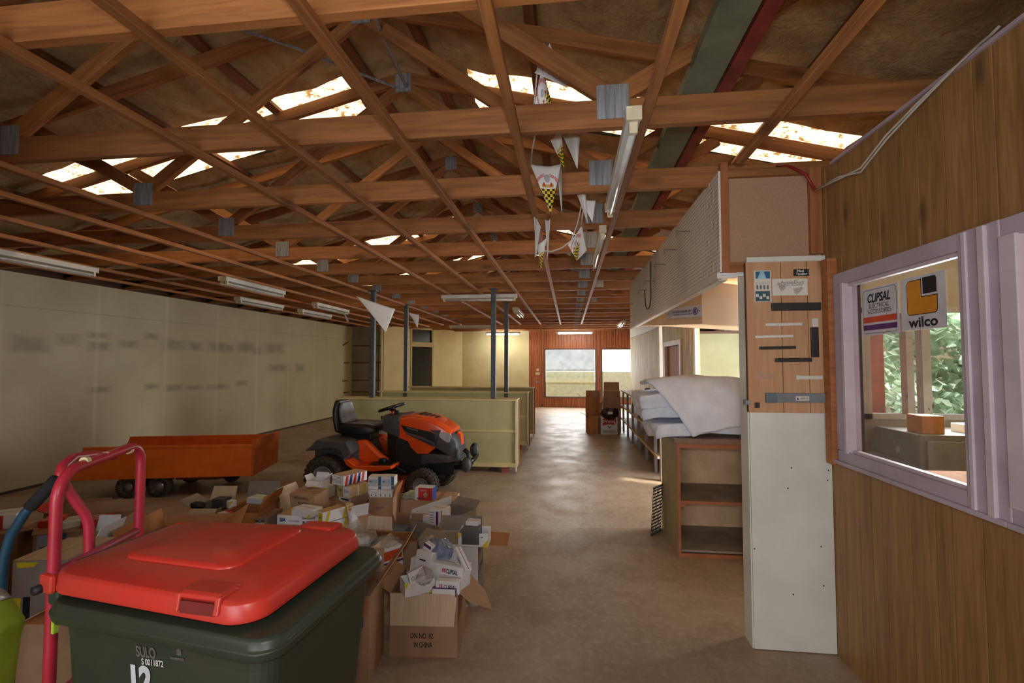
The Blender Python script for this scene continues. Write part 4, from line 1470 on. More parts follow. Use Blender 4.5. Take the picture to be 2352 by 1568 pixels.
MB().loft([xsec(x, zt, zb, hw, .02) for x, zt, zb, hw in ((1.05, .5, .36, .2), (1.2, .52, .40, .235), (1.45, .51, .42, .235), (1.56, .50, .43, .17))]).build('front_bumper', m_grey, mw, smooth=True, bevel=.008)
# steering
st = MB()
c0 = V((.637, 0, 1.035))
M = Matrix.Rotation(-.31, 3, 'Y')
ring = [c0 + M @ V((.155 * math.cos(a), .175 * math.sin(a), 0)) for a in [2 * PI * k / 36 for k in range(37)]]
st.tube(ring, .0165, 8, cap=False)
for a in (.4, 2.74, 4.71):
    st.tube([c0 + M @ V((0, 0, -.012)), c0 + M @ V((.145 * math.cos(a), .165 * math.sin(a), 0))], .013, 6)
st.cyl(c0 + M @ V((0, 0, -.03)), c0 + M @ V((0, 0, .01)), .04)
st.cyl((.72, 0, .93), c0 + M @ V((0, 0, -.02)), .035, .03)
st.build('steering_wheel', m_black, mw, smooth=True)
for (x, y, z, m) in ((.705, -.12, .972, ink_red), (.78, -.15, .985, m_black), (.36, .33, .86, m_black)):
    k = MB().cyl((x, y, z - .05), (x, y, z), .008).build('control_lever', m_black, mw)
    MB().blob((x, y, z + .01), (.018, .018, .022), 6, 0).build('lever_knob', m, k, smooth=True)
# seat
def slab(zs, th, x0, hw0):
    secs = []
    for k in range(9):
        t = k / 8
        z = zs[0] + (zs[1] - zs[0]) * t
        hw = hw0 * (1 - .12 * t - .45 * max(0, t - .6) ** 2 * 4)
        x = x0 - .05 * t - .02 * math.sin(t * PI)
        th_ = th * (1 - .35 * t)
        secs.append([V((x + th_ * math.cos(a) * (1 if math.cos(a) > 0 else .9) - .035 * abs(math.sin(a)) ** 2 * -1, hw * math.sin(a), z)) for a in [2 * PI * q / 20 for q in range(20)]])
    return secs


sp = MB().loft(slab((.76, 1.12), .075, -.01, .235)).build('seat_back', m_black, mw, smooth=True, bevel=.008)
MB().loft(slab((.85, 1.095), .07, .045, .18)).build('seat_back_pad', m_seat, sp, smooth=True, bevel=.006)
MB().loft([[V((x, y * hw, zz_)) for y, zz_ in ((-1, zb), (-1, zt - .03), (-.85, zt), (-.3, zt - dip), (.3, zt - dip), (.85, zt), (1, zt - .03), (1, zb))]
           for x, zt, zb, hw, dip in ((-.02, .86, .74, .2, .01), (.1, .85, .72, .23, .03), (.25, .85, .72, .245, .035), (.4, .845, .72, .24, .02), (.5, .82, .745, .21, .005), (.52, .79, .76, .19, 0))]).build('seat_cushion', m_black, mw, smooth=True, bevel=.01)
MB().loft([[V((x, y * hw, zz_)) for y, zz_ in ((-1, zt - .02), (-.8, zt), (-.3, zt - dip), (.3, zt - dip), (.8, zt), (1, zt - .02))]
           for x, zt, hw, dip in ((.1, .858, .18, .03), (.25, .86, .19, .032), (.4, .855, .185, .02), (.48, .835, .16, .005))]).build('seat_pad', m_seat, mw, smooth=True)
MB().b6(.02, .42, -.12, .12, .64, .73).build('seat_bracket', m_black, mw, bevel=.01)
# rear body, fenders, foot plates
MB().loft([xsec(x, zt, zb, hw, .04) for x, zt, zb, hw in ((-.22, .60, .42, .3), (-.12, .68, .40, .33), (.2, .69, .4, .33), (.36, .64, .36, .30), (.42, .5, .36, .27))]).build('rear_body', m_grey, mw, smooth=True, bevel=.008)
for s_ in (-1, 1):
    MB().prism([(-.24, .56), (-.16, .62), (-.08, .70), (.30, .685), (.37, .56), (.27, .47), (.22, .58), (.1, .60), (-.08, .575)], s_ * .28, s_ * .50, lambda u, v, a: V((u, a, v - .03 * max(0, abs(a) - .4) * 3))).build('fender', m_grey, mw, bevel=.02, seg=3)
    MB().prism([(.24, .47), (.30, .46), (.40, .395), (.84, .41), (.84, .37), (.6, .335), (.37, .35), (.28, .40)], s_ * .22, s_ * .47, lambda u, v, a: V((u, a, v))).build('foot_plate', m_orange, mw, bevel=.012, seg=3)
    MB().prism([(.32, .66), (.43, .67), (.62, .50), (.72, .44), (.62, .40), (.40, .39), (.30, .47)], s_ * .20, s_ * .30, lambda u, v, a: V((u, a, v))).build('side_cowl', m_orange, mw, bevel=.03, seg=3)
    MB().b6(.55, .82, s_ * .26, s_ * .44, .41, .418).build('foot_mat', m_black, mw)
MB().b6(.64, .72, -.38, -.3, .42, .47).build('brake_pedal', m_black, mw, bevel=.015)
MB().tube([(.8, -.3, .42), (.86, -.33, .36), (.95, -.3, .3)], .012, 6).build('deck_rod', m_black, mw)
MB().loft([[V((x, y, z)) for y, z in ((-hw, .10), (-hw, .2), (-hw + .06, .24), (hw - .06, .24), (hw, .2), (hw, .10))] for x, hw in ((.28, .2), (.38, .47), (.75, .52), (.98, .44), (1.0, .3))]).build('mower_deck', mat('deck_orange', srgb(150, 66, 34), .55), mw, bevel=.01)
MB().tube([(1.18, -.36, .185), (1.18, -.2, .27), (1.18, .2, .27), (1.18, .36, .185)], .025, 8).build('front_axle', m_black, mw)
# brush guard
bg = MB()
for s_ in (-1, 1):
    bg.tube([(1.46, s_ * .12, .34), (1.62, s_ * .17, .36), (1.69, s_ * .19, .43), (1.68, s_ * .19, .53), (1.63, s_ * .18, .57)], .028, 8)
bg.tube([(1.69, -.19, .43), (1.71, 0, .43), (1.69, .19, .43)], .026, 8)
bg.tube([(1.64, -.18, .37), (1.66, 0, .36), (1.64, .18, .37)], .026, 8)
bg.build('brush_guard', m_black, mw, smooth=True)
for s_ in (-1, 1):
    MB().blob((1.66, s_ * .2, .40 if s_ < 0 else .50), (.06, .05, .09), 10, .04).build('guard_pad', m_grey, mw, smooth=True)

# ================================================================== TRAILER
ta = math.atan2(.49, 1.97)
TC = (at_z(152, 1104, .23) + at_z(579, 1092, .23)) / 2
tl = thing('garden_trailer', 'orange steel box trailer on four small wheels standing by the stained wall', 'trailer', (TC.x, TC.y, 0), ta)
L_ = (at_z(579, 1092, .23) - at_z(152, 1104, .23)).length
WD = .82
hx = L_ / 2
for nm, y in (('near_side', 0), ('far_side', WD)):
    MB().prism([(-hx, .23), (hx, .23), (hx, .60), (-hx + .17, .60)], y - .008, y + .008, lambda u, v, a: V((u, a, v))).build(nm, trailer_orange, tl, bevel=.002)
    MB().b6(-hx + .17, hx, y - .018, y + .018, .59, .61).build('top_lip', trailer_orange, tl)
MB().b6(-hx + .02, hx, 0, WD, .23, .245).build('tray_floor', trailer_orange, tl)
MB().prism([(0, .225), (WD, .225), (WD, .66), (0, .66)], hx - .006, hx + .012, lambda u, v, a: V((a + .05 * (v - .23), u, v))).build('head_board', mat('trailer_orange_light', srgb(220, 110, 44), .5, c2=srgb(190, 86, 34)), tl, bevel=.002)
MB().b6(hx - .01, hx + .02, -.012, .02, .23, .66).build('corner_angle', mat('trailer_orange_light', (0, 0, 0)), tl)
for y, s_ in ((-.02, -1), (WD + .02, 1)):
    for x in (-.36, -.02):
        wheel(x - .02, .06 if s_ < 0 else WD - .06, .128, .10, tl, .066, 'wheel', chrome)
    MB().b6(-.42, .02, .1 if s_ < 0 else WD - .14, .14 if s_ < 0 else WD - .1, .11, .24).build('axle_beam', m_black, tl)
MB().b6(-.4, hx - .2, WD / 2 - .04, WD / 2 + .04, .17, .23).build('chassis_rail', mat('trailer_rail', srgb(120, 50, 30), .6), tl)
MB().tube([(.1, .12, .2), (.5, .25, .16), (hx - .1, WD / 2, .2)], .02, 8).build('draw_bar', mat('trailer_rail', (0, 0, 0)), tl)
wheel(.48, WD - .1, .1, .08, tl, .05, 'jockey_wheel', m_black)

# ================================================================== HAND TRUCKS AND HI-VIS
ht = thing('red_hand_truck', 'tall red tubular hand truck with taped handle behind the wheelie bin', 'hand truck', (0, 0, 0))
N0, N1 = V((-1.61, 1.35, 0)), V((-1.69, 1.73, 0))
dv = (N1 - N0).normalized()
TZ, RR = 1.275, .085
pts = [N0 + V((0, 0, .12)), N0 + V((0, 0, .7)), N0 + V((0, 0, TZ - RR - .06))]
pts += [N0 + dv * (RR * (1 - math.cos(a))) + V((0, 0, TZ - RR - .03 + RR * math.sin(a) * 1.1)) for a in [H * k / 8 for k in range(9)]]
pts += [N1 - dv * (RR * .8 * (1 - math.sin(a))) + V((0, 0, TZ - RR * .8 + RR * .8 * math.cos(a))) for a in [H * k / 8 for k in range(9)]]
pts += [N1 + V((0, 0, .7)), N1 + V((0, 0, .12))]
MB().tube(pts, .0165, 14).build('frame_loop', red_tube, ht, smooth=True)
p = [at_y(262, 1047, 1.78), at_y(215, 1044, 1.68), at_y(168, 1050, 1.57), at_y(143, 1072, 1.5), at_y(138, 1092, 1.49), at_y(150, 1118, 1.5), at_y(178, 1156, 1.53), at_y(196, 1180, 1.55), at_y(204, 1205, 1.56), at_y(206, 1300, 1.56), at_y(206, 1400, 1.56)]
MB().tube(p, .0165, 14).build('folding_handle', red_tube, ht, smooth=True)
for z in (.94, .55, .2):
    MB().cyl(N0 + V((0, 0, z)), N1 + V((0, 0, z)), .013).build('cross_bar', pink_tube, ht, smooth=True)
MB().cyl((-1.645, 1.5, .2), (-1.645, 1.5, .94), .009).build('centre_bar', pink_tube, ht, smooth=True)
MB().box((-1.76, 1.56, .03), (.25, .42, .012), Matrix.Rotation(.2, 3, 'Z')).build('toe_plate', red_tube, ht)
for q in (N0, N1):
    MB().lathe([(.05, -.03), (.12, -.03), (.13, 0), (.12, .03), (.05, .03)], 24, q + V((.1, 0, .13)), dv).build('wheel', rubber, ht, smooth=True)
for q in (.28, .52, .82):                                       # scraps of pale tape on the handle
    c = N0.lerp(N1, q) + V((0, 0, TZ))
    MB().cyl(c - dv * .008 + V((.0, 0, -.009)), c + dv * .008 + V((.0, 0, -.009)), .0150, n=14).build('handle_tape', mat('pale_tape', srgb(236, 226, 170), .6), ht)

bt = thing('blue_hand_truck', 'dark blue hand trolley with black foam grips at the left edge', 'hand truck', (0, 0, 0))
for off in (V((0, 0, 0)), V((-.16, -.36, 0))):
    b = [V((-1.70, 1.42, 1.215)), V((-1.735, 1.415, 1.17)), V((-1.79, 1.405, 1.105)), V((-1.835, 1.4, 1.03)), V((-1.857, 1.4, .96)), V((-1.862, 1.4, .85)), V((-1.865, 1.4, .5)), V((-1.865, 1.4, .12))]
    b = [q + off for q in b]
    MB().tube(b[1:], .0145, 12).build('frame_tube', blue_tube, bt, smooth=True)
    MB().tube([b[0], b[1], b[1].lerp(b[2], .75)], [.016, .019, .0195], 12).build('foam_grip', foam_grip, bt, smooth=True)
for z in (.3, .7):
    MB().cyl(V((-1.865, 1.4, z)), V((-2.025, 1.04, z)), .012).build('cross_bar', blue_tube, bt)
MB().box((-1.80, 1.22, .02), (.2, .36, .01)).build('toe_plate', blue_tube, bt)
for q in (V((-1.90, 1.4, .1)), V((-2.06, 1.04, .1))):
    MB().lathe([(.04, -.025), (.09, -.025), (.1, 0), (.09, .025), (.04, .025)], 20, q, (.4, .9, 0)).build('wheel', rubber, bt, smooth=True)

hv = thing('hi_vis_vest', 'lime yellow hi-vis vest with a silver band heaped at the left edge', 'vest', (0, 0, 0))
cv = V((-1.74, 1.22, .60))


def vest(k, th, ph0=0):
    pass


prof = [(.0, .84), (.03, .905), (.06, .895), (.10, .868), (.135, .84), (.155, .822), (.148, .80), (.14, .76), (.134, .72), (.13, .66), (.11, .58), (.06, .48), (0, .45)]
secs = []
for k in range(9):
    t = k / 8
    y = 1.10 + .24 * t
    f = math.sin(PI * (.15 + .7 * t))
    row = []
    for (dx, z) in prof:
        row.append(V((-1.875 + (dx + .06) * (.75 + .25 * f) + .012 * noise.noise(V((dx * 30, y * 20, z * 20))), y, z - .03 * (1 - f))))
    for (dx, z) in prof[::-1][1:-1]:
        row.append(V((-1.965 - dx * .6, y, z - .03 * (1 - f))))
    secs.append(row)
MB().loft(secs).build('vest_cloth', hivis, hv, smooth=True)
band = []
for k in range(9):
    t = k / 8
    y = 1.10 + .24 * t
    f = math.sin(PI * (.15 + .7 * t))
    band.append([V((-1.875 + (dx + .06) * (.75 + .25 * f) + .006, y - .002, z + .006 - .03 * (1 - f))) for dx, z in ((.03, .905), (.06, .895), (.088, .876))])
mb = MB()
for A, B in zip(band, band[1:]):
    for q in range(2):
        mb.poly([A[q], A[q + 1], B[q + 1], B[q]])
mb.poly([band[0][0], band[0][1], band[0][1] - V((0, 0, .05)), band[0][0] - V((0, 0, .07))])
mb.build('reflective_band', reflective, hv, smooth=True, thick=.003)
o = MB().box((-1.90, 1.22, .22), (.16, .22, .44)).build('support_carton', card, None)
tag(o, 'cardboard carton under the lime hi-vis vest', 'carton')

# ================================================================== WHEELIE BIN
wb = thing('wheelie_bin', 'dark green wheelie bin with a dusty red lid, numbered on its side', 'wheelie bin', (-1.0, 1.305, 0), math.radians(-4))


def rr(hx, hy, r, z, x0=0, n=6, bow=0):
    pts = []
    for (sx, sy, a0) in ((1, 1, 0), (-1, 1, H), (-1, -1, PI), (1, -1, PI + H)):
        for k in range(n + 1):
            a = a0 + H * k / n
            pts.append(V((x0 + sx * (hx - r) + r * math.cos(a), sy * (hy - r) + r * math.sin(a), z)))
    return pts


MB().loft([rr(.25, .20, .05, .04, .0), rr(.26, .21, .05, .12), rr(.325, .245, .05, .86), rr(.33, .25, .05, .90)]).build('bin_body', green_plastic, wb, bevel=.003)
rim = MB().loft([rr(.335, .255, .05, .908), rr(.345, .268, .055, .90), rr(.358, .28, .06, .904), rr(.364, .286, .06, .925), rr(.358, .281, .06, .93), rr(.355, .277, .06, .945), rr(.348, .272, .06, .952), rr(.30, .23, .05, .955)])
rim.build('bin_rim', green_plastic, wb, smooth=True, bevel=.0025)
secs = [rr(.335, .272, .07, .957, -.035), rr(.342, .278, .075, .957, -.035), rr(.343, .279, .075, .968, -.035), rr(.338, .274, .075, .998, -.038), rr(.328, .265, .075, 1.006, -.04), rr(.24, .19, .06, 1.017, -.045), rr(.1, .08, .04, 1.023, -.05)]
lid = MB().loft(secs).build('bin_lid', red_plastic, wb, smooth=True, bevel=.002)
secs = [rr(.195, .175, .05, 1.006, -.05), rr(.19, .17, .05, 1.024, -.05), rr(.18, .16, .045, 1.030, -.05), rr(.06, .05, .03, 1.034, -.05)]
for s_ in secs:
    for q in s_:
        q.y += .02
MB().loft(secs).build('raised_panel', red_plastic, lid, smooth=True, bevel=.002)
mb = MB()
for q in range(3):
    mb.box((.17 + q * .035, .02, 1.012 - q * .003), (.004, .3, .003))
mb.build('lid_ribs', red_plastic, lid)
for s_ in (-1, 1):
    y0, y1 = s_ * .20, s_ * .283
    h = MB()
    prof = [(.0, 1.004), (.02, 1.020), (.075, 1.020), (.086, 1.015), (.086, 1.004), (.075, 1.008), (.025, 1.008), (.012, .996)]
    h.prism([(s_ * (.19 + u), v) for u, v in prof], .105, .215, lambda u, v, a: V((a, u, v)))
    for x in (.10, .21):
        h.prism([(s_ * .20, 1.004), (s_ * .225, 1.018), (s_ * .276, 1.016), (s_ * .284, .975), (s_ * .2, .99)], x - .006, x + .01, lambda u, v, a: V((a, u, v)))
    h.build('lid_handle', red_plastic, lid, bevel=.004, seg=3)
    MB().box((.16, s_ * .2775, .988), (.095, .006, .028)).build('recess_shade', mat('shade_red', srgb(120, 32, 26), .6), lid)  # flat plate, shade under the grip put into its darker red
MB().tube([(-.375, -.2, .99), (-.385, -.15, 1.0), (-.387, .2, 1.0), (-.375, .25, .992)], .0135, 10).build('hinge_bar', green_plastic, wb, smooth=True)
MB().box((-.36, 0, .955), (.05, .5, .06)).build('hinge_block', green_plastic, wb, bevel=.01)
for y in (-.272, .272):
    MB().b6(-.395, -.34, y - .012, y + .012, .95, 1.0).build('lid_hinge', red_plastic, lid, bevel=.01)
    MB().cyl((-.383, y - .018, .975), (-.383, y + .018, .975), .0115).build('hinge_pin', ink_black, wb, smooth=True)
MB().b6(-.352, -.342, -.255, -.24, .86, .91).build('green_tab', hivis, wb)
for y in (-.2, .2):
    MB().lathe([(.05, -.03), (.095, -.03), (.1, 0), (.095, .03), (.05, .03)], 24, (-.26, y, .1), (0, 1, 0)).build('wheel', rubber, wb, smooth=True)


# the bin narrows towards its hinge end and stands a little over a metre tall


def shape_bin(o):
    for ch in o.children:
        if ch.type == 'MESH':
            for vtx in ch.data.vertices:
                c = vtx.co
                c.x = c.x * .99 + .02
                t = min(1, max(0, (.2 - c.x) / .56))
                c.y *= 1 - .22 * t ** 1.6
                c.z += .036 * min(1, max(0, (c.z - .1) / .7))
        shape_bin(ch)


shape_bin(wb)


def trim_lid(o):
    if o.type == 'MESH':
        for vtx in o.data.vertices:
            vtx.co.y *= .945
            vtx.co.x -= .012 * (vtx.co.x > 0)
            vtx.co.z += .012
    for ch in o.children:
        trim_lid(ch)


trim_lid(lid)
from mathutils.bvhtree import BVHTree
bb = [o for o in wb.children if o.name.startswith('bin_body')][0].data
bvh = BVHTree.FromPolygons([v.co.copy() for v in bb.vertices], [tuple(p.vertices) for p in bb.polygons])
wb_m = (Matrix.Translation((-1.0, 1.305, 0)) @ Matrix.Rotation(math.radians(-4), 4, 'Z')).inverted()


def on_bin(px, py):
    h = bvh.ray_cast(wb_m @ EYE, (wb_m.to_3x3() @ ray(px, py)).normalized())
    return h[0], h[1]


def bin_plane(px, py, off=.0025):
    c, n = on_bin(px, py)
    r_, _n = on_bin(px + 30, py + 4)
    ux = (r_ - c).normalized()
    return plane_fn(c + n * off, ux, n.cross(ux))


for s, (px, py), h, w, m, bo in (('SULO', (337, 1496), .027, .062, mat('ink_faded', srgb(104, 100, 96), .6), .03), ('S 0011872', (352, 1520), .015, .068, ink_white, .01),
                             ('12', (327, 1558), .062, .066, mat('ink_reflective', srgb(208, 214, 218), .45), .05)):
    lettering(s, m, wb, bin_plane(px, py), h, w, bo)
f = bin_plane(414, 1496)
for (xa, xb, ya, yb) in ((-.008, .006, -.008, .008), (-.03, .012, -.02, -.014)):
    decal([f(xa, ya), f(xb, ya), f(xb, yb), f(xa, yb)], mat('ink_dim', srgb(84, 82, 78), .6), wb)

# ================================================================== CARTONS AND STOCK
FACES = {'F': lambda w, d, h: (V((-w / 2, -d / 2, 0)), V((w, 0, 0)), V((0, 0, h)), V((0, -1, 0))),
         'R': lambda w, d, h: (V((w / 2, -d / 2, 0)), V((0, d, 0)), V((0, 0, h)), V((1, 0, 0))),
         'L': lambda w, d, h: (V((-w / 2, d / 2, 0)), V((0, -d, 0)), V((0, 0, h)), V((-1, 0, 0))),
         'T': lambda w, d, h: (V((-w / 2, -d / 2, h)), V((w, 0, 0)), V((0, d, 0)), V((0, 0, 1)))}


def carton(name, label, loc, rz, w, d, h, m, open_=False, flaps=None, decals=(), group='cartons and boxes of electrical stock', cat='box', tilt=(0, 0), inner=None, th=.005):
    mb = MB()
    if open_:
        mb.b6(-w / 2, w / 2, -d / 2, -d / 2 + th, 0, h)
        mb.b6(-w / 2, w / 2, d / 2 - th, d / 2, 0, h)
        mb.b6(-w / 2, -w / 2 + th, -d / 2 + th, d / 2 - th, 0, h)
        mb.b6(w / 2 - th, w / 2, -d / 2 + th, d / 2 - th, 0, h)
        mb.b6(-w / 2 + th, w / 2 - th, -d / 2 + th, d / 2 - th, 0, th)
    else:
        mb.b6(-w / 2, w / 2, -d / 2, d / 2, 0, h)
    o = mb.build(name, m, None, bevel=.0015 if open_ else min(.003, h * .05), seg=1)
    o.location = loc
    o.rotation_euler = (tilt[0], tilt[1], rz)
    tag(o, label, cat, group)
    if not open_:                                       # the meeting edges of the lid flaps
        MB().b6(-w / 2 + .002, w / 2 - .002, -.0012, .0012, h - .0002, h + .0008).build('lid_seam', mat('seam_dark', srgb(96, 76, 58), .9), o)
    for k, spec in (flaps or {}).items():
        a, ln = math.radians(spec[0]), spec[1]
        fm = spec[2] if len(spec) > 2 else m
        skew = spec[3] if len(spec) > 3 else 0
        if k in 'FB':
            sg = -1 if k == 'F' else 1
            b0, ux, L = V((0, sg * d / 2, h)), V((1, 0, 0)), w
            out = V((0, sg, 0))
        else:
            sg = -1 if k == 'L' else 1
            b0, ux, L = V((sg * w / 2, 0, h)), V((0, 1, 0)), d
            out = V((sg, 0, 0))
        up = V((0, 0, math.cos(a))) + out * math.sin(a)
        nrm = ux.cross(up).normalized()
        e = .004
        pl = [(-L / 2 + e, 0), (L / 2 - e, 0), (L / 2 - e - .01 + skew, ln), (-L / 2 + e + .01 + skew, ln)]
        if len(spec) > 4:
            pl = [(u * L, v * ln) for u, v in spec[4]]
        MB().prism(pl, -th / 2, th / 2, lambda u, v, t: b0 + ux * u + up * (v + .001) + nrm * (t + (.006 * math.sin(v / ln * 2.5) if t > 0 else .006 * math.sin(v / ln * 2.5)))).build('flap', fm, o)
    for dd in decals:
        O, U, Vv, n = FACES[dd[0]](w, d, h)
        off = n * .0016
        if dd[1] == 'rect':
            u0, v0, u1, v1, dm = dd[2:7]
            decal([O + U * u + Vv * v + off for u, v in ((u0, v0), (u1, v0), (u1, v1), (u0, v1))], dm, o)
        elif dd[1] == 'poly':
            decal([O + U * u + Vv * v + off for u, v in dd[2]], dd[3], o)
        else:
            s, u, v, hh, ww, dm = dd[2:8]
            bo = dd[8] if len(dd) > 8 else .01
            lettering(s, dm, o, plane_fn(O + U * u + Vv * v + off * 1.6, U, Vv), hh, ww, bo)
    return o


def cpx(name, label, p0, p1, zt, d, h, m, **kw):
    """a box whose front top edge runs from pixel p0 to pixel p1 at height zt"""
    A, B = at_z(p0[0], p0[1], zt), at_z(p1[0], p1[1], zt)
    u = (B - A)
    w = u.length
    u.normalize()
    n = V((-u.y, u.x, 0))
    c = (A + B) / 2 + n * d / 2
    return carton(name, label, (c.x, c.y, zt - h), math.atan2(u.y, u.x), w, d, h, m, **kw)


YT = lambda f: [(f, 'poly', [(0, .55), (.16, 1), (0, 1)], ink_yellow), (f, 'poly', [(1, 0), (1, .6), (.78, 0)], ink_yellow)]
MARK = lambda f, u=.8, v=.7: [(f, 'poly', [(u - .03, v + .08), (u + .03, v + .08), (u, v - .05)], mat('ink_slate_blue', srgb(70, 80, 120), .6)),
                              (f, 'poly', [(u - .06, v + .02), (u - .035, v + .02), (u - .02, v - .08)], mat('ink_slate_blue', (0, 0, 0)))]


def lines(f, u0, u1, v0, v1, n, m=ink_grey, rag=.3, seed=0):
    r = random.Random(seed)
    out = []
    for k in range(n):
        v = v1 - (v1 - v0) * k / max(1, n - 1)
        hgt = (v1 - v0) / n * .35
        out.append((f, 'rect', u0, v, u1 - r.random() * rag * (u1 - u0), v + hgt, m))
    return out


OPENC = 'open cardboard cartons on the floor'
# front row
ch = cpx('carton', 'open brown carton with a pale flap folded down, overflowing with white packets', (895, 1361), (1051, 1364), .34, .34, .34, card, open_=True, group=OPENC, cat='carton',
         flaps={'F': (168, .16, card_pale), 'R': (118, .2, card, 0, [(-.42, 0), (.46, 0), (.1, .75), (-.35, 1.05), (-.5, .4)]), 'L': (60, .1), 'B': (-15, .06)},
         decals=[('F', 'text', 'ON NO. 82', .48, .34, .028, .125, ink_black, .015), ('F', 'text', 'IN CHINA', .5, .2, .028, .1, ink_black, .015)])
cpx('carton', 'tall brown carton with blue print wedged between the wheelie bin and the overflowing carton', (712, 1372), (849, 1371), .435, .30, .435, card, open_=True, group=OPENC, cat='carton',
    flaps={'R': (34, .30, card, .03), 'F': (176, .09, card_orange), 'B': (20, .12)},
    decals=[('F', 'rect', .76, .66, .9, .9, ink_teal), ('F', 'rect', .70, .80, .78, .92, mat('ink_pale_teal', srgb(110, 124, 130), .7)), ('F', 'text', 'A2', .72, .32, .045, .06, ink_blue, .02)])
cpx('carton', 'large white carton standing behind the overflowing carton, orange flap sticking out', (985, 1248), (1098, 1251), .40, .26, .40, white_card, open_=True, group=OPENC, cat='carton',
    flaps={'R': (93, .19, card_orange, .02), 'B': (25, .1, card_grey), 'F': (-70, .12, card_grey), 'L': (80, .08, card_grey)},
    decals=[('R', 'rect', 0.0, 0.0, 1, 1, card_grey), ('R', 'text', 'Clipsal', .5, .55, .05, .2, ink_black, .0)])
cpx('open_tray', 'open white tray with yellow corners resting on the large white carton', (1052, 1224), (1121, 1226), .49, .15, .085, white_card, open_=True,
    decals=YT('F') + MARK('F'), th=.003)
cpx('metal_box', 'dark grey metal switch box in the yellow-cornered tray', (1060, 1214), (1100, 1216), .52, .1, .10, mat('zinc_box', srgb(110, 108, 108), .4, .4))
cpx('white_box', 'small plain white box standing behind the yellow-cornered tray', (1069, 1197), (1098, 1199), .545, .07, .14, white_card)
cpx('carton', 'grey-sided open carton set askew behind the large white carton', (1000, 1207), (1094, 1168), .43, .26, .43, card_grey, open_=True, group=OPENC, cat='carton',
    flaps={'B': (-8, .07, white_card), 'R': (50, .08)})
cpx('stock_box', 'white box with a purple stripe balanced on the askew carton', (985, 1169), (1012, 1173), .53, .14, .115, white_card,
    decals=[('F', 'rect', .62, .08, .82, .92, ink_purple), ('R', 'rect', .0, 0, .14, 1, tape_mat)] + lines('F', .1, .5, .2, .8, 5, seed=3))
cpx('stock_box', 'small white and yellow box leaning beside the purple-striped box', (971, 1180), (991, 1186), .47, .10, .12, white_card,
    decals=YT('F') + MARK('F', .4, .4))
cpx('carton', 'closed brown carton sealed with tape, a red box on top', (919, 1148), (1043, 1150), .33, .30, .33, card, cat='carton', group='closed cartons on the floor',
    decals=[('T', 'rect', .3, 0, .36, 1, tape_mat), ('T', 'rect', .66, 0, .74, 1, tape_mat)])
cpx('stock_box', 'small red box with white and blue ends on a taped brown carton', (953, 1119), (993, 1121), .445, .11, .115, white_card,
    decals=[('F', 'rect', .2, 0, 1, 1, ink_red), ('R', 'rect', 0, 0, 1, 1, ink_blue), ('F', 'rect', .12, .12, .5, .2, ink_blue), ('F', 'text', 'Osram', .5, .8, .014, .06, ink_white, .0),
            ('F', 'poly', [(.62 + .13 * math.cos(k * .7), .45 + .2 * math.sin(k * .7)) for k in range(9)], mat('ink_pale_yellow', srgb(236, 222, 190), .6))])
cpx('packet', 'flat green and white packet on the taped carton beside the red box', (926, 1134), (953, 1136), .375, .15, .045, mat('packet_green', srgb(176, 190, 160), .6),
    decals=lines('F', .1, .9, .2, .8, 3, ink_teal), )
cpx('carton', 'tall narrow brown carton with blue printed lines, holding boxed glassware', (847, 1142), (903, 1142), .42, .27, .42, card, open_=True, group=OPENC, cat='carton',
    flaps={'R': (14, .09, card_orange), 'L': (150, .08), 'B': (20, .07)},
    decals=[('F', 'text', 'WATTS 5', .5, .78, .022, .09, mat('ink_violet', srgb(84, 76, 120), .6))] + lines('F', .25, .85, .32, .66, 6, mat('ink_violet', (0, 0, 0)), .4, 5) +
    [('F', 'rect', .28, .14, .52, .22, mat('ink_violet', (0, 0, 0)))])
cpx('glass_box', 'white strip box with a row of black marks in the tall narrow carton', (848, 1126), (901, 1127), .475, .05, .15, white_card,
    decals=[('F', 'poly', [(.1 + q * .2 - .022, .68), (.1 + q * .2 + .022, .68), (.1 + q * .2, .86)], ink_black) for q in range(5)])
for i, (x0, x1, zt) in enumerate(((846, 875, .50), (876, 905, .50), (846, 875, .58), (876, 905, .58))):
    y = 1116 if zt < .55 else 1094
    cpx('glass_box', ('lower', 'lower', 'upper', 'upper')[i] + (' blue and white glassware box, aisle side' if x0 > 860 else ' blue and white glassware box, beside the striped box'), (x0, y), (x1, y + .5), zt, .1, .078, white_card,
        decals=[('F', 'rect', .78, 0, 1, 1, ink_teal), ('F', 'rect', .08, .1, .72, .7, mat('ink_ice', srgb(190, 206, 220), .6)), ('F', 'rect', .1, .38, .3, .5, ink_teal), ('T', 'rect', 0, 0, 1, 1, paper)])

# the heap in the middle
base = cpx('carton', 'brown carton supporting the stack topped by the red and blue striped box', (745, 1172), (838, 1166), .31, .36, .31, card, cat='carton', group='closed cartons on the floor')


def stack(name, label, corner, zt, wl, wr, h, m, ang, decals=()):
    """a box seen corner-on: pixel of its near top corner, widths of its left and right faces"""
    P = at_z(corner[0], corner[1], zt)
    a = math.radians(ang)
    ux, uy = V((math.cos(a), math.sin(a), 0)), V((-math.sin(a), math.cos(a), 0))
    c = P - ux * wl / 2 + uy * wr / 2
    return carton(name, label, (c.x, c.y, zt - h), a, wl, wr, h, m, decals=decals)


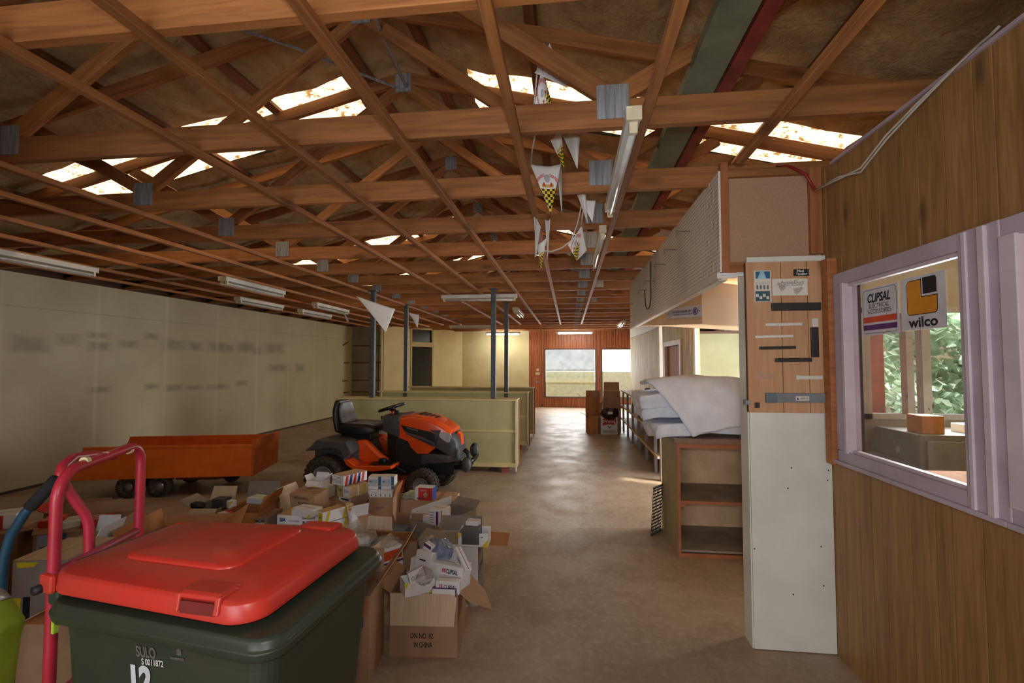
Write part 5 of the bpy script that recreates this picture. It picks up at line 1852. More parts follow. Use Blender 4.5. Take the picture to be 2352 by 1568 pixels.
stack('stock_box', 'white box with red and blue slanted stripes on top of the heap', (789, 1094), .60, .15, .27, .085, white_card, -24,
      decals=[('R', 'poly', [(q, 0), (q + .1, 0), (q + .16, 1), (q + .06, 1)], ink_red if k % 2 == 0 else ink_blue) for k, q in enumerate((.05, .22, .39, .56, .73))] +
      lines('F', .1, .85, .25, .8, 5, seed=7) + [('T', 'rect', 0, 0, 1, 1, mat('tan_top', srgb(206, 170, 134), .7)), ('F', 'poly', [(0, .3), (.1, .5), (0, .7)], ink_red)])
stack('stock_box', 'tan and white box with a yellow label, second in the striped stack', (802, 1119), .51, .15, .22, .095, mat('tan_card', srgb(222, 190, 146), .7), -24,
      decals=[('F', 'rect', 0, 0, 1, 1, white_card), ('F', 'rect', .02, .02, .5, .98, ink_yellow), ('F', 'text', '30A', .26, .62, .025, .04, ink_black), ('F', 'text', '354', .75, .6, .025, .055, ink_blue, .0), ('R', 'rect', .42, 0, .5, 1, white_card), ('R', 'poly', [(.6, .1), (.7, .1), (.8, .9), (.7, .9)], ink_yellow)])
stack('stock_box', 'white box with black print, lowest in the striped stack', (806, 1143), .41, .16, .24, .10, white_card, -24,
      decals=[('R', 'rect', 0, 0, 1, 1, card), ('F', 'rect', .2, .7, .85, .82, ink_black), ('F', 'rect', .2, .35, .9, .47, ink_grey)])
cpx('stock_box', 'brown box with handwritten words in black marker, tipped on the heap', (671, 1126), (728, 1133), .50, .17, .2, card, tilt=(.18, 0),
    decals=[('F', 'text', 'MOUNTING', .5, .86, .026, .15, ink_black, .0), ('F', 'text', 'BLOCKS', .52, .64, .026, .1, ink_black, .0), ('F', 'text', 'CLIPSAL', .48, .42, .026, .11, ink_black, .0), ('F', 'text', 'DESERT SAND', .52, .18, .026, .18, ink_black, .0)])
cpx('carton', 'brown carton under the handwritten box at the left of the heap', (655, 1176), (740, 1182), .28, .3, .28, card, open_=True, group=OPENC, cat='carton', flaps={'L': (30, .22, card_pale), 'B': (10, .2)})
cpx('open_box', 'small open white box with raised flaps behind the handwritten box', (704, 1104), (738, 1106), .56, .13, .12, white_card, open_=True, th=.003,
    flaps={'F': (120, .05), 'R': (30, .06), 'B': (10, .05), 'L': (40, .05)}, decals=[('F', 'rect', .3, .5, .6, .9, ink_yellow)])
cpx('stock_box', 'low cream box with a yellow and black label behind the handwritten box', (717, 1117), (752, 1119), .50, .12, .1, paper,
    decals=[('F', 'rect', .1, .2, .7, .8, ink_yellow), ('F', 'rect', .12, .5, .36, .75, ink_black)])
cpx('stock_box', 'white lamp box with blue lettering in front of the handwritten box', (636, 1182), (694, 1185), .36, .2, .36, white_card,
    decals=[('F', 'text', 'SIA', .24, .9, .03, .055, ink_blue, .04), ('F', 'text', 'SYLVANIA', .68, .88, .015, .1, ink_blue, .0), ('F', 'rect', .1, .8, .9, .808, ink_grey), ('T', 'rect', 0, 0, 1, 1, mat('tan_top', (0, 0, 0)))])
cpx('stock_box', 'white box with a yellow corner lying on the blue lettered lamp box', (669, 1166), (713, 1173), .42, .13, .06, white_card, decals=YT('F'))
cpx('stock_box', 'white box with a pink stripe and phone drawing beside the lamp box', (691, 1192), (721, 1194), .345, .12, .10, white_card,
    decals=[('F', 'rect', 0, 0, 1, .22, ink_magenta), ('F', 'rect', .15, .45, .3, .85, ink_black), ('F', 'rect', .19, .52, .26, .78, white_card)] + lines('F', .4, .9, .4, .85, 4))
for i, (c, zt) in enumerate((((741, 1205), .335), ((741, 1178), .425))):
    stack('stock_box', ('lower', 'upper')[i] + ' of two white boxes with yellow bands, tan packets inside their open tops', c, zt, .10, .24, .085, white_card, -28,
          decals=[('F', 'rect', .45, .1, 1, .95, ink_yellow), ('F', 'text', '354', .25, .6, .02, .035, ink_red, .0), ('T', 'rect', .1, .04, .9, .96, mat('tan_packets', srgb(206, 164, 116), .6)),
                  ('R', 'poly', [(.08, 0), (.2, 0), (.3, 1), (.18, 1)], ink_yellow), ('R', 'poly', [(.75, 0), (.87, 0), (.97, 1), (.85, 1)], ink_yellow), ('F', 'text', '30A', .72, .55, .02, .03, ink_black, .0)])
pk = MB()
for q in range(3):
    pk.blob(at_z(792, 1158 + q * 7, .40 - q * .02) + V((.01 * q, 0, 0)), (.075, .05, .012), 8, .2, 3, q)
tag(pk.build('packet', mat('tan_wrap', srgb(222, 184, 134), .25), smooth=True), 'tan packets in clear wrap lying beside the yellow banded boxes', 'packet')
cpx('stock_box', 'small white box with a yellow edge and blue mark below the tan packets', (787, 1178), (808, 1182), .36, .1, .12, white_card, decals=YT('F') + MARK('F', .55, .6))
cpx('carton', 'brown carton with one white flap standing up, right of the yellow banded boxes', (800, 1190), (846, 1180), .33, .25, .33, card, open_=True, group=OPENC, cat='carton',
    flaps={'L': (10, .12, card), 'F': (20, .11, white_card), 'R': (120, .08)})
cpx('stock_box', 'grey carton with a small white label at the left of the lamp box', (584, 1191), (612, 1191), .33, .28, .33, card_grey,
    decals=[('F', 'rect', .1, .78, .85, .9, white_card), ('F', 'rect', .1, .93, .35, .96, ink_black), ('F', 'rect', .6, .93, .85, .96, ink_black), ('T', 'rect', 0, 0, 1, 1, card)])
cpx('carton', 'open carton with grey inside and a grey metal box, left of the heap', (436, 1168), (500, 1168), .37, .26, .37, card_grey, open_=True, group=OPENC, cat='carton',
    flaps={'B': (25, .12, card_pale), 'L': (60, .12), 'F': (140, .12, card_pale)})
cpx('metal_box', 'grey metal box lying in the grey open carton', (486, 1146), (514, 1147), .43, .1, .09, mat('zinc_dark', srgb(84, 82, 80), .4, .4))
tag(MB().blob(at_z(455, 1160, .38), (.07, .05, .03), 8, .4, 3, 4).build('black_fitting', ink_black, smooth=True), 'black plastic fittings in the grey open carton', 'fitting')
cpx('carton', 'open carton with a tall grey rear flap and a long orange side flap', (510, 1178), (594, 1178), .36, .36, .36, card_orange, open_=True, group=OPENC, cat='carton',
    flaps={'B': (8, .17, card_grey), 'R': (14, .13, card_orange), 'F': (150, .12), 'L': (110, .1)})
cpx('stock_box', 'white box with a yellow corner inside the carton with the tall grey flap', (566, 1142), (604, 1146), .42, .12, .05, white_card, decals=YT('F') + YT('T'))
cpx('stock_box', 'small white box with a yellow end in the near corner of the same tall-flapped carton', (526, 1152), (544, 1148), .41, .12, .06, white_card, decals=[('F', 'poly', [(0, .2), (.5, 1), (0, 1)], ink_yellow)])
cpx('magazine', 'white and red catalogue slipped between the open cartons', (520, 1184), (543, 1178), .385, .14, .012, paper, decals=[('T', 'rect', .7, 0, 1, 1, ink_red)])
cpx('carton', 'big empty brown carton behind the lid of the wheelie bin, flaps up', (262, 1266), (470, 1258), .42, .52, .42, card_orange, open_=True, group=OPENC, cat='carton',
    flaps={'L': (12, .12), 'B': (5, .06), 'R': (20, .14), 'F': (160, .12)})
# left of the hand truck
cpx('carton', 'large grey carton with yellow and black labels behind the red hand truck', (28, 1288), (154, 1286), .54, .34, .54, card_grey, cat='carton', group='closed cartons on the floor',
    decals=[('F', 'rect', .02, .40, .19, .64, ink_yellow), ('F', 'rect', .23, .43, .36, .65, ink_black), ('F', 'poly', [(.08, .985), (.48, .985), (.4, .94), (.1, .93)], ink_yellow), ('R', 'rect', .1, .7, .9, .98, white_card),
            ('R', 'poly', [(.3, .7), (.45, .7), (.8, .98), (.65, .98)], ink_yellow), ('T', 'rect', 0, 0, 1, 1, card_pale)])
cpx('carton', 'white and yellow carton with raised flap, on the floor behind the folding handle', (148, 1252), (212, 1250), .5, .24, .5, card_pale, open_=True, group=OPENC, cat='carton',
    flaps={'B': (10, .1, white_card), 'R': (20, .1, white_card), 'F': (-80, .1)}, decals=[('F', 'poly', [(.6, .6), (.75, .6), (.95, 1), (.8, 1)], ink_yellow), ('F', 'rect', .05, .8, .4, .95, card_grey)])
cpx('carton', 'long brown carton full of packets further back behind the hand truck', (76, 1216), (264, 1201), .42, .30, .42, card, open_=True, group=OPENC, cat='carton',
    flaps={'B': (40, .1), 'L': (100, .12), 'R': (60, .08), 'F': (120, .05)}, decals=[('F', 'rect', .05, .45, .24, .95, mat('ink_ice', (0, 0, 0))), ('F', 'rect', .08, .5, .16, .7, ink_teal), ('F', 'rect', .27, .5, .4, .9, ink_teal)])
for i, (a, b, m, lab) in enumerate((((86, 1198), (130, 1194), ink_orange, 'orange packet in the long brown carton'), ((140, 1200), (190, 1194), paper, 'white packet among the contents of the long brown carton'),
                                    ((185, 1197), (240, 1192), ink_red, 'red packet at the far end of the long brown carton'))):
    cpx('packet', lab, a, b, .46, .16, .07, m, decals=lines('T', .1, .9, .2, .8, 3, paper))
cpx('carton', 'low open tray with a blue end and red edge behind the long brown carton', (100, 1178), (222, 1172), .36, .2, .36, card, open_=True, group=OPENC, cat='carton',
    flaps={'L': (70, .1, ink_red), 'R': (60, .1, mat('ink_greyblue', srgb(120, 136, 150), .6)), 'B': (20, .05)})
cpx('stock_box', 'red and white box at the far left edge above the blue hand trolley', (-30, 1188), (38, 1180), .5, .2, .1, white_card, decals=[('F', 'rect', 0, 0, .55, 1, ink_red)])
cpx('carton', 'brown carton under the red and white box at the left edge', (-60, 1228), (40, 1224), .4, .26, .4, card, cat='carton', group='closed cartons on the floor')
cpx('carton', 'brown carton with an orange flap folded in, low beside the hi-vis vest', (40, 1434), (172, 1436), .40, .3, .40, card, open_=True, group=OPENC, cat='carton',
    flaps={'F': (-84, .14, card_orange), 'B': (-84, .14, card_orange), 'R': (140, .1, mat('pale_flap', srgb(170, 160, 150), .8)), 'L': (-60, .1)})
tag(MB().blob(at_z(44, 1262, .16), (.11, .13, .165), 10, .25, 2, 5).build('black_bag', mat('black_bag', srgb(24, 24, 26), .4), smooth=True), 'crumpled black plastic bag behind the blue hand trolley', 'bag')
cpx('post_it', 'small yellow card standing in the packets behind the hand truck', (266, 1196), (281, 1195), .45, .01, .05, ink_yellow)
# behind the bin
cpx('carton', 'pale carton with its rear flap up and plastic-wrapped parts on top, behind the bin', (789, 1252), (856, 1257), .45, .30, .45, card_pale, open_=True, group=OPENC, cat='carton',
    flaps={'B': (6, .09, card_pale), 'L': (40, .09, plastic_bag), 'R': (150, .05)})
tag(MB().blob(at_z(826, 1238, .46), (.10, .12, .035), 12, .35, 3, 8).build('plastic_bag', plastic_bag, smooth=True), 'clear plastic bag of parts on the pale carton behind the bin', 'bag')
cpx('white_box', 'long white fitting wrapped in plastic on the pale carton', (802, 1238), (848, 1233), .485, .03, .04, white_card)
stack('stock_box', 'white box with magenta and orange bands in clear wrap beside the bin corner', (862, 1270), .42, .12, .2, .18, white_card, -38,
      decals=[('F', 'rect', 0, .5, .8, .92, ink_magenta), ('R', 'rect', .1, .6, .95, .92, ink_orange), ('R', 'rect', 0, .46, 1, .54, ink_purple)] + lines('R', .1, .9, .08, .4, 4, ink_black))
tag(MB().blob(at_z(884, 1246, .42), (.09, .09, .04), 12, .35, 3, 12).build('plastic_bag', plastic_bag, smooth=True), 'clear plastic wrap crumpled over the magenta banded box', 'bag')
cpx('carton', 'open brown carton with orange flaps between the narrow carton and the bin', (868, 1238), (958, 1243), .38, .33, .38, card, open_=True, group=OPENC, cat='carton',
    flaps={'R': (75, .13, card_orange, .02), 'F': (35, .1, card_orange), 'L': (20, .16, card), 'B': (-20, .1)})
cpx('stock_box', 'white-lidded jar box with blue print inside the orange-flapped carton', (885, 1214), (925, 1218), .39, .12, .1, mat('ink_greyblue', (0, 0, 0)), decals=[('F', 'rect', .3, .2, .8, .9, white_card)])
# contents of the overflowing carton
cpx('stock_box', 'long white box with red and black brand lettering across the overflowing carton', (939, 1287), (1060, 1306), .45, .12, .12, white_card, tilt=(-.1, .04),
    decals=[('F', 'text', 'CLIPSAL', .80, .74, .024, .075, ink_black, .03), ('F', 'rect', .62, .66, .645, .84, ink_red), ('F', 'rect', .655, .66, .68, .84, ink_red)])
cpx('stock_box', 'short white box with brand lettering and purple edge at the right of the overflowing carton', (1000, 1334), (1055, 1337), .40, .1, .07, white_card,
    decals=[('F', 'text', 'CLIPSAL', .62, .6, .02, .07, ink_black, .02), ('F', 'rect', .18, .4, .22, .8, ink_red), ('F', 'rect', .25, .4, .29, .8, ink_red)])
cpx('stock_box', 'white box with purple band low in the overflowing carton', (992, 1352), (1049, 1354), .365, .05, .05, white_card, decals=[('T', 'rect', 0, 0, 1, 1, ink_purple), ('F', 'rect', .94, 0, 1, 1, ink_purple)])
cpx('open_tray', 'open white tray with yellow corners at the front of the overflowing carton', (930, 1341), (999, 1327), .41, .11, .075, white_card, open_=True, th=.003, decals=YT('F') + MARK('F', .78, .75))
cpx('wrapped_part', 'shiny white fitting in clear wrap inside the front tray', (941, 1318), (962, 1316), .445, .05, .08, pvc_white)
tag(MB().blob(at_z(975, 1322, .43), (.05, .05, .045), 10, .3, 3, 15).build('plastic_bag', plastic_bag, smooth=True), 'clear bag of small fittings in the front tray', 'bag')
cpx('stock_box', 'white card box at the rear left of the overflowing carton', (948, 1270), (983, 1276), .50, .1, .1, white_card, tilt=(-.25, .1), decals=[('F', 'rect', .3, .5, .7, .58, ink_black)])
cpx('stock_box', 'narrow white box with a purple top standing at the back of the overflowing carton', (962, 1243), (979, 1247), .54, .04, .12, white_card, tilt=(0, .35), decals=[('F', 'rect', 0, .85, 1, 1, ink_purple)])
cpx('stock_box', 'small angled white box with brand lettering among the plastic bags', (945, 1313), (985, 1306), .47, .05, .07, white_card, tilt=(-.2, -.3), decals=[('F', 'text', 'CLIPSAL', .5, .5, .02, .07, ink_black, .0), ('F', 'rect', .9, 0, 1, 1, ink_magenta)])
o = cpx('stock_box', 'white box with brand lettering tipped on end at the right of the plastic bags', (1030, 1258), (1057, 1282), .50, .04, .13, white_card, tilt=(-.1, .45), decals=[('F', 'text', 'CLIPSAL', .5, .85, .016, .06, ink_black, .02), ('F', 'rect', 0, 0, 1, .08, ink_magenta)])
tag(MB().blob(at_z(1008, 1266, .47), (.085, .07, .07), 14, .4, 3, 21).build('plastic_bag', mat('bluish_plastic', srgb(176, 184, 198), .15, c2=srgb(110, 124, 160), ns=12, bs=1, bd=.02, alpha=.8), smooth=True), 'bluish clear bag of fittings on top of the overflowing carton', 'bag')
tag(MB().blob(at_z(985, 1254, .47), (.06, .06, .06), 14, .4, 3, 31).build('plastic_bag', plastic_bag, smooth=True), 'clear plastic bag behind the bluish one on the overflowing carton', 'bag')

# far end of the aisle
cpx('carton', 'white carton with a red brand panel standing on the aisle floor by the long shelves', (1381, 959), (1418, 959), .37, .3, .37, white_card, cat='carton', group='closed cartons on the floor',
    decals=[('F', 'poly', [(.08, .95), (.35, .95), (.42, .9), (.6, .9), (.66, .95), (.92, .95), (.92, .62), (.8, .56), (.6, .6), (.3, .58), (.08, .54)], ink_red), ('F', 'text', 'Preval', .5, .78, .06, .26, ink_white, .01),
            ('F', 'text', 'S', .84, .66, .05, .05, ink_white, .02), ('F', 'poly', [(.38, .5), (.5, .34), (.66, .5), (.62, .53), (.5, .42), (.42, .53)], ink_grey), ('F', 'rect', .08, .06, .92, .26, mat('ink_light_grey', srgb(190, 186, 178), .6))])
A = at_z(1366, 945, .45)
carton('carton', 'tall open brown carton behind the white and red carton, torn flaps spread', (.57, 11.62, 0), .05, .36, .4, .62, card, open_=True, flaps={'L': (40, .3, card_pale, .05), 'F': (150, .2), 'R': (20, .25), 'B': (10, .3)}, group=OPENC, cat='carton')
carton('carton', 'brown carton stacked high among the boxes at the far end of the shelves', (.98, 11.5, .612), -.06, .38, .38, .32, card, flaps={'B': (10, .2)}, cat='carton', group='closed cartons on the floor', decals=[('F', 'rect', 0, .5, 1, .52, tape_mat)])
carton('carton', 'plain brown carton under the high one at the far end of the shelves', (.98, 11.5, 0), 0, .38, .42, .61, card, cat='carton', group='closed cartons on the floor', decals=[('F', 'rect', .05, .62, .46, .8, card_pale), ('F', 'rect', .54, .62, .95, .8, card_pale)])
carton('carton', 'carton with long upright flap leaning at the far end of the aisle', (.50, 11.1, 0), .2, .22, .3, .40, card_orange, open_=True, flaps={'L': (70, .14), 'R': (6, .5, card_orange), 'B': (5, .42)}, group=OPENC, cat='carton')
tag(MB().blob((.86, 10.62, .50), (.19, .13, .14), 14, .18, 3, 2).build('stuffed_bag', mat('dark_plum_bag', srgb(60, 34, 54), .3, c2=srgb(24, 18, 26), ns=14, bs=.6), smooth=True), 'shiny dark plum bag on top of the white and red carton', 'bag')
tag(MB().box((.86, 10.47, .52), (.1, .004, .05)).build('bag_tag', paper), 'cream paper tag on the dark plum bag', 'tag')
for i, (x, y, rz, L, zt) in enumerate(((1.42, 9.1, .5, .55, .99), (1.5, 8.6, -.8, .5, 1.0), (1.4, 9.7, 1.2, .6, .98), (1.36, 8.2, 1.0, .45, .99))):
    o = MB().box((0, 0, 0), (L, .09, .06)).build('timber_offcut', pale_pine, bevel=.004)
    o.location = (x, y, zt)
    o.rotation_euler = (.1, .12 * (-1) ** i, rz)
    tag(o, 'pale timber offcut lying on the long shelf unit, %s from the aisle end' % ordinal[i], 'timber offcut', 'offcuts on the long shelf unit')
for i, (x, y) in enumerate(((1.38, 7.9), (1.45, 8.3), (1.37, 8.75))):
    t = MB().lathe([(.05, 0), (.055, .01), (.055, .17), (.045, .19), (.03, .20)], 18, (x, y, .945), (0, 0, 1)).build('tin', mat('grey_tin', srgb(96, 108, 104), .4, .3), smooth=True)
    tag(t, 'grey tin on the top tier of the long shelves, %s along from the batts' % ordinal[i], 'tin', 'tins on the long shelves')

# ================================================================== BUNTING
bt_ = thing('hanging_bunting', 'string of pennants with yellow and black chequered tips looped from the trusses', 'bunting', (0, 0, 0))


def pennant(tl, tr, tip, parent, printed, yd, dt=0, curl=.02, seed=0, ytip=None, detail=True, name='pennant', bend=0):
    A, B = at_y(tl[0], tl[1], yd), at_y(tr[0], tr[1], yd + dt)
    T = at_y(tip[0], tip[1], yd + (ytip if ytip is not None else dt / 2))
    nrm = (B - A).cross(T - A).normalized()
    if nrm.y > 0:
        nrm = -nrm

    def P(u, v):
        base = A.lerp(B, u).lerp(T, min(v, .985))
        k = 1 - v
        return base + nrm * (curl * (math.sin((u * 1.7 + seed) * 2.2) * k + .6 * math.sin(v * 3.3 + seed))) + nrm * bend * (4 * u * (1 - u)) * k + V((0, 0, -.012)) * (4 * u * (1 - u)) * k
    o = MB().grid(P, 12, 16, uv='tri').build(name, pennant_mat if printed else mat('white_vinyl', srgb(222, 220, 216), .45, c2=srgb(206, 204, 200), ns=6), parent, smooth=True)
    o.modifiers.new('thick', 'SOLIDIFY').thickness = .0012
    if printed and detail:
        W, Hh = (B - A).length, (T - (A + B) / 2).length
        off = nrm * .003
        if (B - A).cross(T - A).dot(nrm) > 0:
            pass

        def arc(s0, Rr):
            def f(x, y):
                th = s0 + x / Rr
                px, py = (Rr + y) * math.sin(th), (Rr + y) * math.cos(th)
                v = (.40 * Hh - py) / Hh
                u = .5 + px / (W * max(.2, 1 - v))
                return P(u, v) + off
            return f
        R0 = W * .34
        lettering('WINNERS', ink_red, o, arc(-.80, R0), W * .10, R0 * 1.15, .02)
        lettering('GRINNERS', ink_red, o, arc(.80, R0), W * .10, R0 * 1.2, .02)
        lettering('and', ink_blue, o, arc(0, R0 * 1.02), W * .04, R0 * .22)
        fn = lambda a, b: P(a, b) + off
        mb = MB()
        for q in (((.26, .37), (.34, .34), (.38, .44), (.30, .43), (.24, .44)), ((.66, .34), (.74, .37), (.76, .44), (.70, .43), (.62, .44))):
            mb.poly([fn(*k) for k in q])
        mb.build('printed_panel', ink_red, o, fix=False)
        mb = MB()                                       # plain roundel where the pennant carries its picture
        mb.poly([fn(.5 + .13 * math.cos(k * PI / 7), .27 + .085 * math.sin(k * PI / 7)) for k in range(14)])
        mb.build('printed_panel', mat('ink_pale_grey', srgb(186, 190, 196), .5), o, fix=False)
    return o


pennant((1219, 380), (1289, 377), (1265, 492), bt_, True, 2.95, seed=.4, curl=.012)
pennant((1228, 172), (1262, 98), (1303, 200), bt_, False, 2.4, curl=.012, seed=1)
pennant((1226, 240), (1246, 166), (1273, 252), bt_, True, 2.42, curl=.02, seed=2, bend=.02)
pennant((1229, 308), (1227, 236), (1117, 291), bt_, True, 2.45, curl=.02, seed=3)
pennant((1264, 322), (1287, 277), (1297, 390), bt_, True, 2.75, curl=.02, seed=4, detail=False)
pennant((1292, 302), (1333, 312), (1326, 391), bt_, False, 2.72, curl=.03, seed=5, bend=.02)
pennant((1278, 392), (1290, 384), (1291, 492), bt_, False, 3.05, curl=.015, seed=6)
pennant((1325, 450), (1368, 462), (1361, 510), bt_, False, 3.3, curl=.02, seed=7, bend=.02)
pennant((1326, 446), (1343, 428), (1350, 512), bt_, False, 3.28, curl=.02, seed=8)
pennant((1304, 563), (1337, 514), (1326, 600), bt_, True, 3.6, curl=.015, seed=9)
pennant((1336, 515), (1348, 574), (1324, 600), bt_, False, 3.62, curl=.01, seed=9.5)
pennant((1225, 478), (1242, 520), (1231, 590), bt_, False, 3.55, curl=.015, seed=10)
pennant((1232, 560), (1256, 545), (1243, 620), bt_, True, 3.6, curl=.012, seed=11, detail=False)
pennant((1252, 505), (1264, 500), (1258, 600), bt_, False, 3.5, curl=.012, seed=12)
path = [((1232, 98), 2.4), ((1250, 100), 2.4), ((1234, 160), 2.4), ((1227, 236), 2.43), ((1229, 308), 2.47), ((1222, 345), 2.7), ((1219, 380), 2.95), ((1252, 386), 2.95), ((1289, 377), 2.95), ((1286, 330), 2.85), ((1284, 280), 2.75)]
MB().tube([at_y(p[0], p[1], y) + V((0, .004, 0)) for p, y in path], .0045, 6).build('binding_tape', mat('tape_white', srgb(216, 212, 204), .6), bt_, smooth=True)
path = [((1226, 470), 3.5), ((1230, 540), 3.55), ((1229, 590), 3.6), ((1244, 575), 3.6), ((1266, 577), 3.6), ((1290, 569), 3.6), ((1312, 552), 3.6), ((1326, 515), 3.6), ((1336, 470), 3.4), ((1343, 428), 3.3), ((1345, 450), 3.3), ((1337, 500), 3.45), ((1334, 520), 3.6)]
MB().tube([at_y(p[0], p[1], y) + V((0, .004, 0)) for p, y in path], .0055, 6).build('binding_tape', mat('tape_white', (0, 0, 0)), bt_, smooth=True)
for lab, a in (('plain white pennant hanging by the dark post nearest the long wall', ((817, 679), (908, 709), (886, 763), 5.9, .2)), ('small white pennant hanging above the cream doorway', ((938, 717), (963, 722), (959, 753), 7.6, .1))):
    r_ = thing('hanging_pennant', lab, 'pennant', (0, 0, 0))
    pennant(a[0], a[1], a[2], r_, False, a[3], dt=a[4], curl=.02, name='cloth')

# ================================================================== STICKERS ON THE OFFICE WINDOW
GX = RW + .044


def glass_fn(yc, zc, off=0):
    return plane_fn((GX - .002 - off, yc, zc), (0, -1, 0), (0, 0, 1))


def rrect(f, w, h, r, n=5):
    pts = []
    for (sx, sy, a0) in ((1, 1, 0), (-1, 1, H), (-1, -1, PI), (1, -1, PI + H)):
        for k in range(n + 1):
            a = a0 + H * k / n
            pts.append(f(sx * (w / 2 - r) + r * math.cos(a), sy * (h / 2 - r) + r * math.sin(a)))
    return pts


st1 = thing('window_sticker', 'white sticker with black lettering and red and purple stripes on the office glass', 'sticker', (0, 0, 0))
W1, H1 = .275, .235
yc, zc = 2.507, 1.852
f = glass_fn(yc, zc)
MB().prism([(-W1 / 2, -H1 / 2), (W1 / 2, -H1 / 2), (W1 / 2, H1 / 2), (-W1 / 2, H1 / 2)], 0, .001, lambda u, v, a: f(u, v) + V((-a, 0, 0))).build('sticker_sheet', mat('sticker_vinyl', srgb(214, 214, 218), .35), st1)
g = glass_fn(yc, zc, .0018)
A = rrect(g, W1 - .022, H1 - .018, .02)
B = rrect(g, W1 - .026, H1 - .022, .018)
mb = MB()
for i in range(len(A)):
    j = (i + 1) % len(A)
    mb.poly([A[i], A[j], B[j], B[i]])
mb.build('printed_border', ink_black, st1, fix=False)
decal([g(-W1 / 2 + .012, -.055), g(W1 / 2 - .012, -.055), g(W1 / 2 - .012, -.026), g(-W1 / 2 + .012, -.026)], ink_orange, st1, 'printed_stripe')
decal([g(-W1 / 2 + .012, -.092), g(W1 / 2 - .012, -.092), g(W1 / 2 - .012, -.066), g(-W1 / 2 + .012, -.066)], ink_purple, st1, 'printed_stripe')
g2 = glass_fn(yc, zc, .0022)
lettering('CLIPSAL', ink_black, st1, lambda x, y: g2(x, y + .066), .042, .175, .035, slant=.2)
lettering('ELECTRICAL', ink_black, st1, lambda x, y: g2(x, y + .026), .022, .15, 0)
lettering('ACCESSORIES', ink_black, st1, lambda x, y: g2(x, y - .001), .022, .178, 0)
st2 = thing('window_sticker', 'white sticker with an amber L shape and black square on the office glass', 'sticker', (0, 0, 0))
W2, H2 = .262, .232
yc, zc = 2.222, 1.856
f = glass_fn(yc, zc)
MB().prism([(-W2 / 2, -H2 / 2), (W2 / 2, -H2 / 2), (W2 / 2, H2 / 2), (-W2 / 2, H2 / 2)], 0, .001, lambda u, v, a: f(u, v) + V((-a, 0, 0))).build('sticker_sheet', mat('sticker_vinyl', (0, 0, 0)), st2)


def corner(f, cx, cy, r, a0, n=5):
    return [f(cx + r * math.cos(a0 + H * k / n), cy + r * math.sin(a0 + H * k / n)) for k in range(n + 1)]


def ell(f, e):
    # an L: left column and foot, rounded at three corners
    x0, x1, y0, y1, xm, ym, r = -.088 - e, .084 + e, -.048 - e, .098 + e, -.005 + e, .022 + e, .016 + e
    p = corner(f, x0 + r, y1 - r, r, H) + corner(f, x0 + r, y0 + r, r, PI) + corner(f, x1 - r, y0 + r, r, PI + H)
    return p + [f(x1, ym), f(xm, ym), f(xm, y1)]


def fill(pts, m, name):
    mb = MB()
    # split the concave outline into column and foot
    mb.poly(pts)
    bmesh.ops.triangulate(mb.bm, faces=mb.bm.faces[:])
    return mb.build(name, m, st2, fix=False)


fill(ell(glass_fn(yc, zc, .0014), .0035), ink_black, 'printed_border')
fill(ell(glass_fn(yc, zc, .0018), 0), ink_amber, 'printed_letter')
g = glass_fn(yc, zc, .0018)
decal(corner(g, .084 - .014, .104 - .014, .014, 0) + [g(.006, .104), g(.006, .034), g(.084, .034)], ink_black, st2, 'printed_square')
g2 = glass_fn(yc, zc, .0022)
lettering('wilco', ink_black, st2, lambda x, y: g2(x, y - .083), .043, .17, .03)

# ================================================================== OFFICE BEHIND THE GLASS AND OUTSIDE
OX = RW + .09
cream_office = mat('office_lining', srgb(232, 204, 160), .7, c2=srgb(222, 192, 148), ns=3)
ob = MB()
OWX0, OWX1, OWZ0, OWZ1 = 2.23, 3.06, 1.17, 2.02
ob.b6(OX, OWX0, 4.0, 4.08, 0, 2.5).b6(OWX1, 4.0, 4.0, 4.08, 0, 2.5).b6(OWX0, OWX1, 4.0, 4.08, 0, OWZ0).b6(OWX0, OWX1, 4.0, 4.08, OWZ1, 2.5)
struct('wall_office_back', ob, mat('office_grey', srgb(170, 166, 156), .7, c2=srgb(156, 152, 142), ns=3))
struct('wall_sun_stop', MB().b6(2.14, 2.2, 4.08, 5.0, 0, 2.42).b6(2.2, 2.6, 4.96, 5.0, 0, 2.42), brick)  # added to stop a sun patch from reaching the aisle floor
struct('wall_office_end', MB().b6(OX, OX + .07, 2.93, 3.0, 0, 2.45), cream_office)
struct('wall_office_side', MB().b6(4.0, 4.08, -.5, 4.08, 0, 2.5), cream_office)
struct('wall_office_front', MB().b6(OX, 4.08, -.58, -.5, 0, 2.5), cream_office)
struct('ceiling_office', MB().b6(OX, 4.08, -.58, 4.1, 2.46, 2.5), cream_office)
mb = MB()
for a, b, c, d in ((OWX0, OWX0 + .06, OWZ0, OWZ1), (OWX1 - .06, OWX1, OWZ0, OWZ1), (OWX0, OWX1, OWZ0, OWZ0 + .04), (OWX0, OWX1, OWZ1 - .04, OWZ1), (2.54, 2.59, OWZ0, OWZ1), (2.65, 2.71, OWZ0, OWZ1)):
    mb.b6(a, b, 3.97, 4.04, c, d)
struct('window_5', mb, mat('grey_sash', srgb(176, 176, 180), .5))
bn = thing('office_bench', 'chipboard bench with a pale upstand behind the office window', 'bench', (0, 0, 0))
MB().b6(OX + .005, 2.15, .4, 2.9, .985, 1.01).build('bench_top', chip, bn)
MB().b6(2.15, 2.17, .4, 2.05, .985, 1.10).build('upstand', lilac_pale, bn)
MB().b6(2.15, 2.17, 2.05, 2.9, .985, 1.10).build('upstand', mat('bare_board', srgb(216, 160, 116), .7), bn)
MB().b6(2.1, 2.15, .45, .55, 0, .985).build('bench_leg', stud_wood, bn)
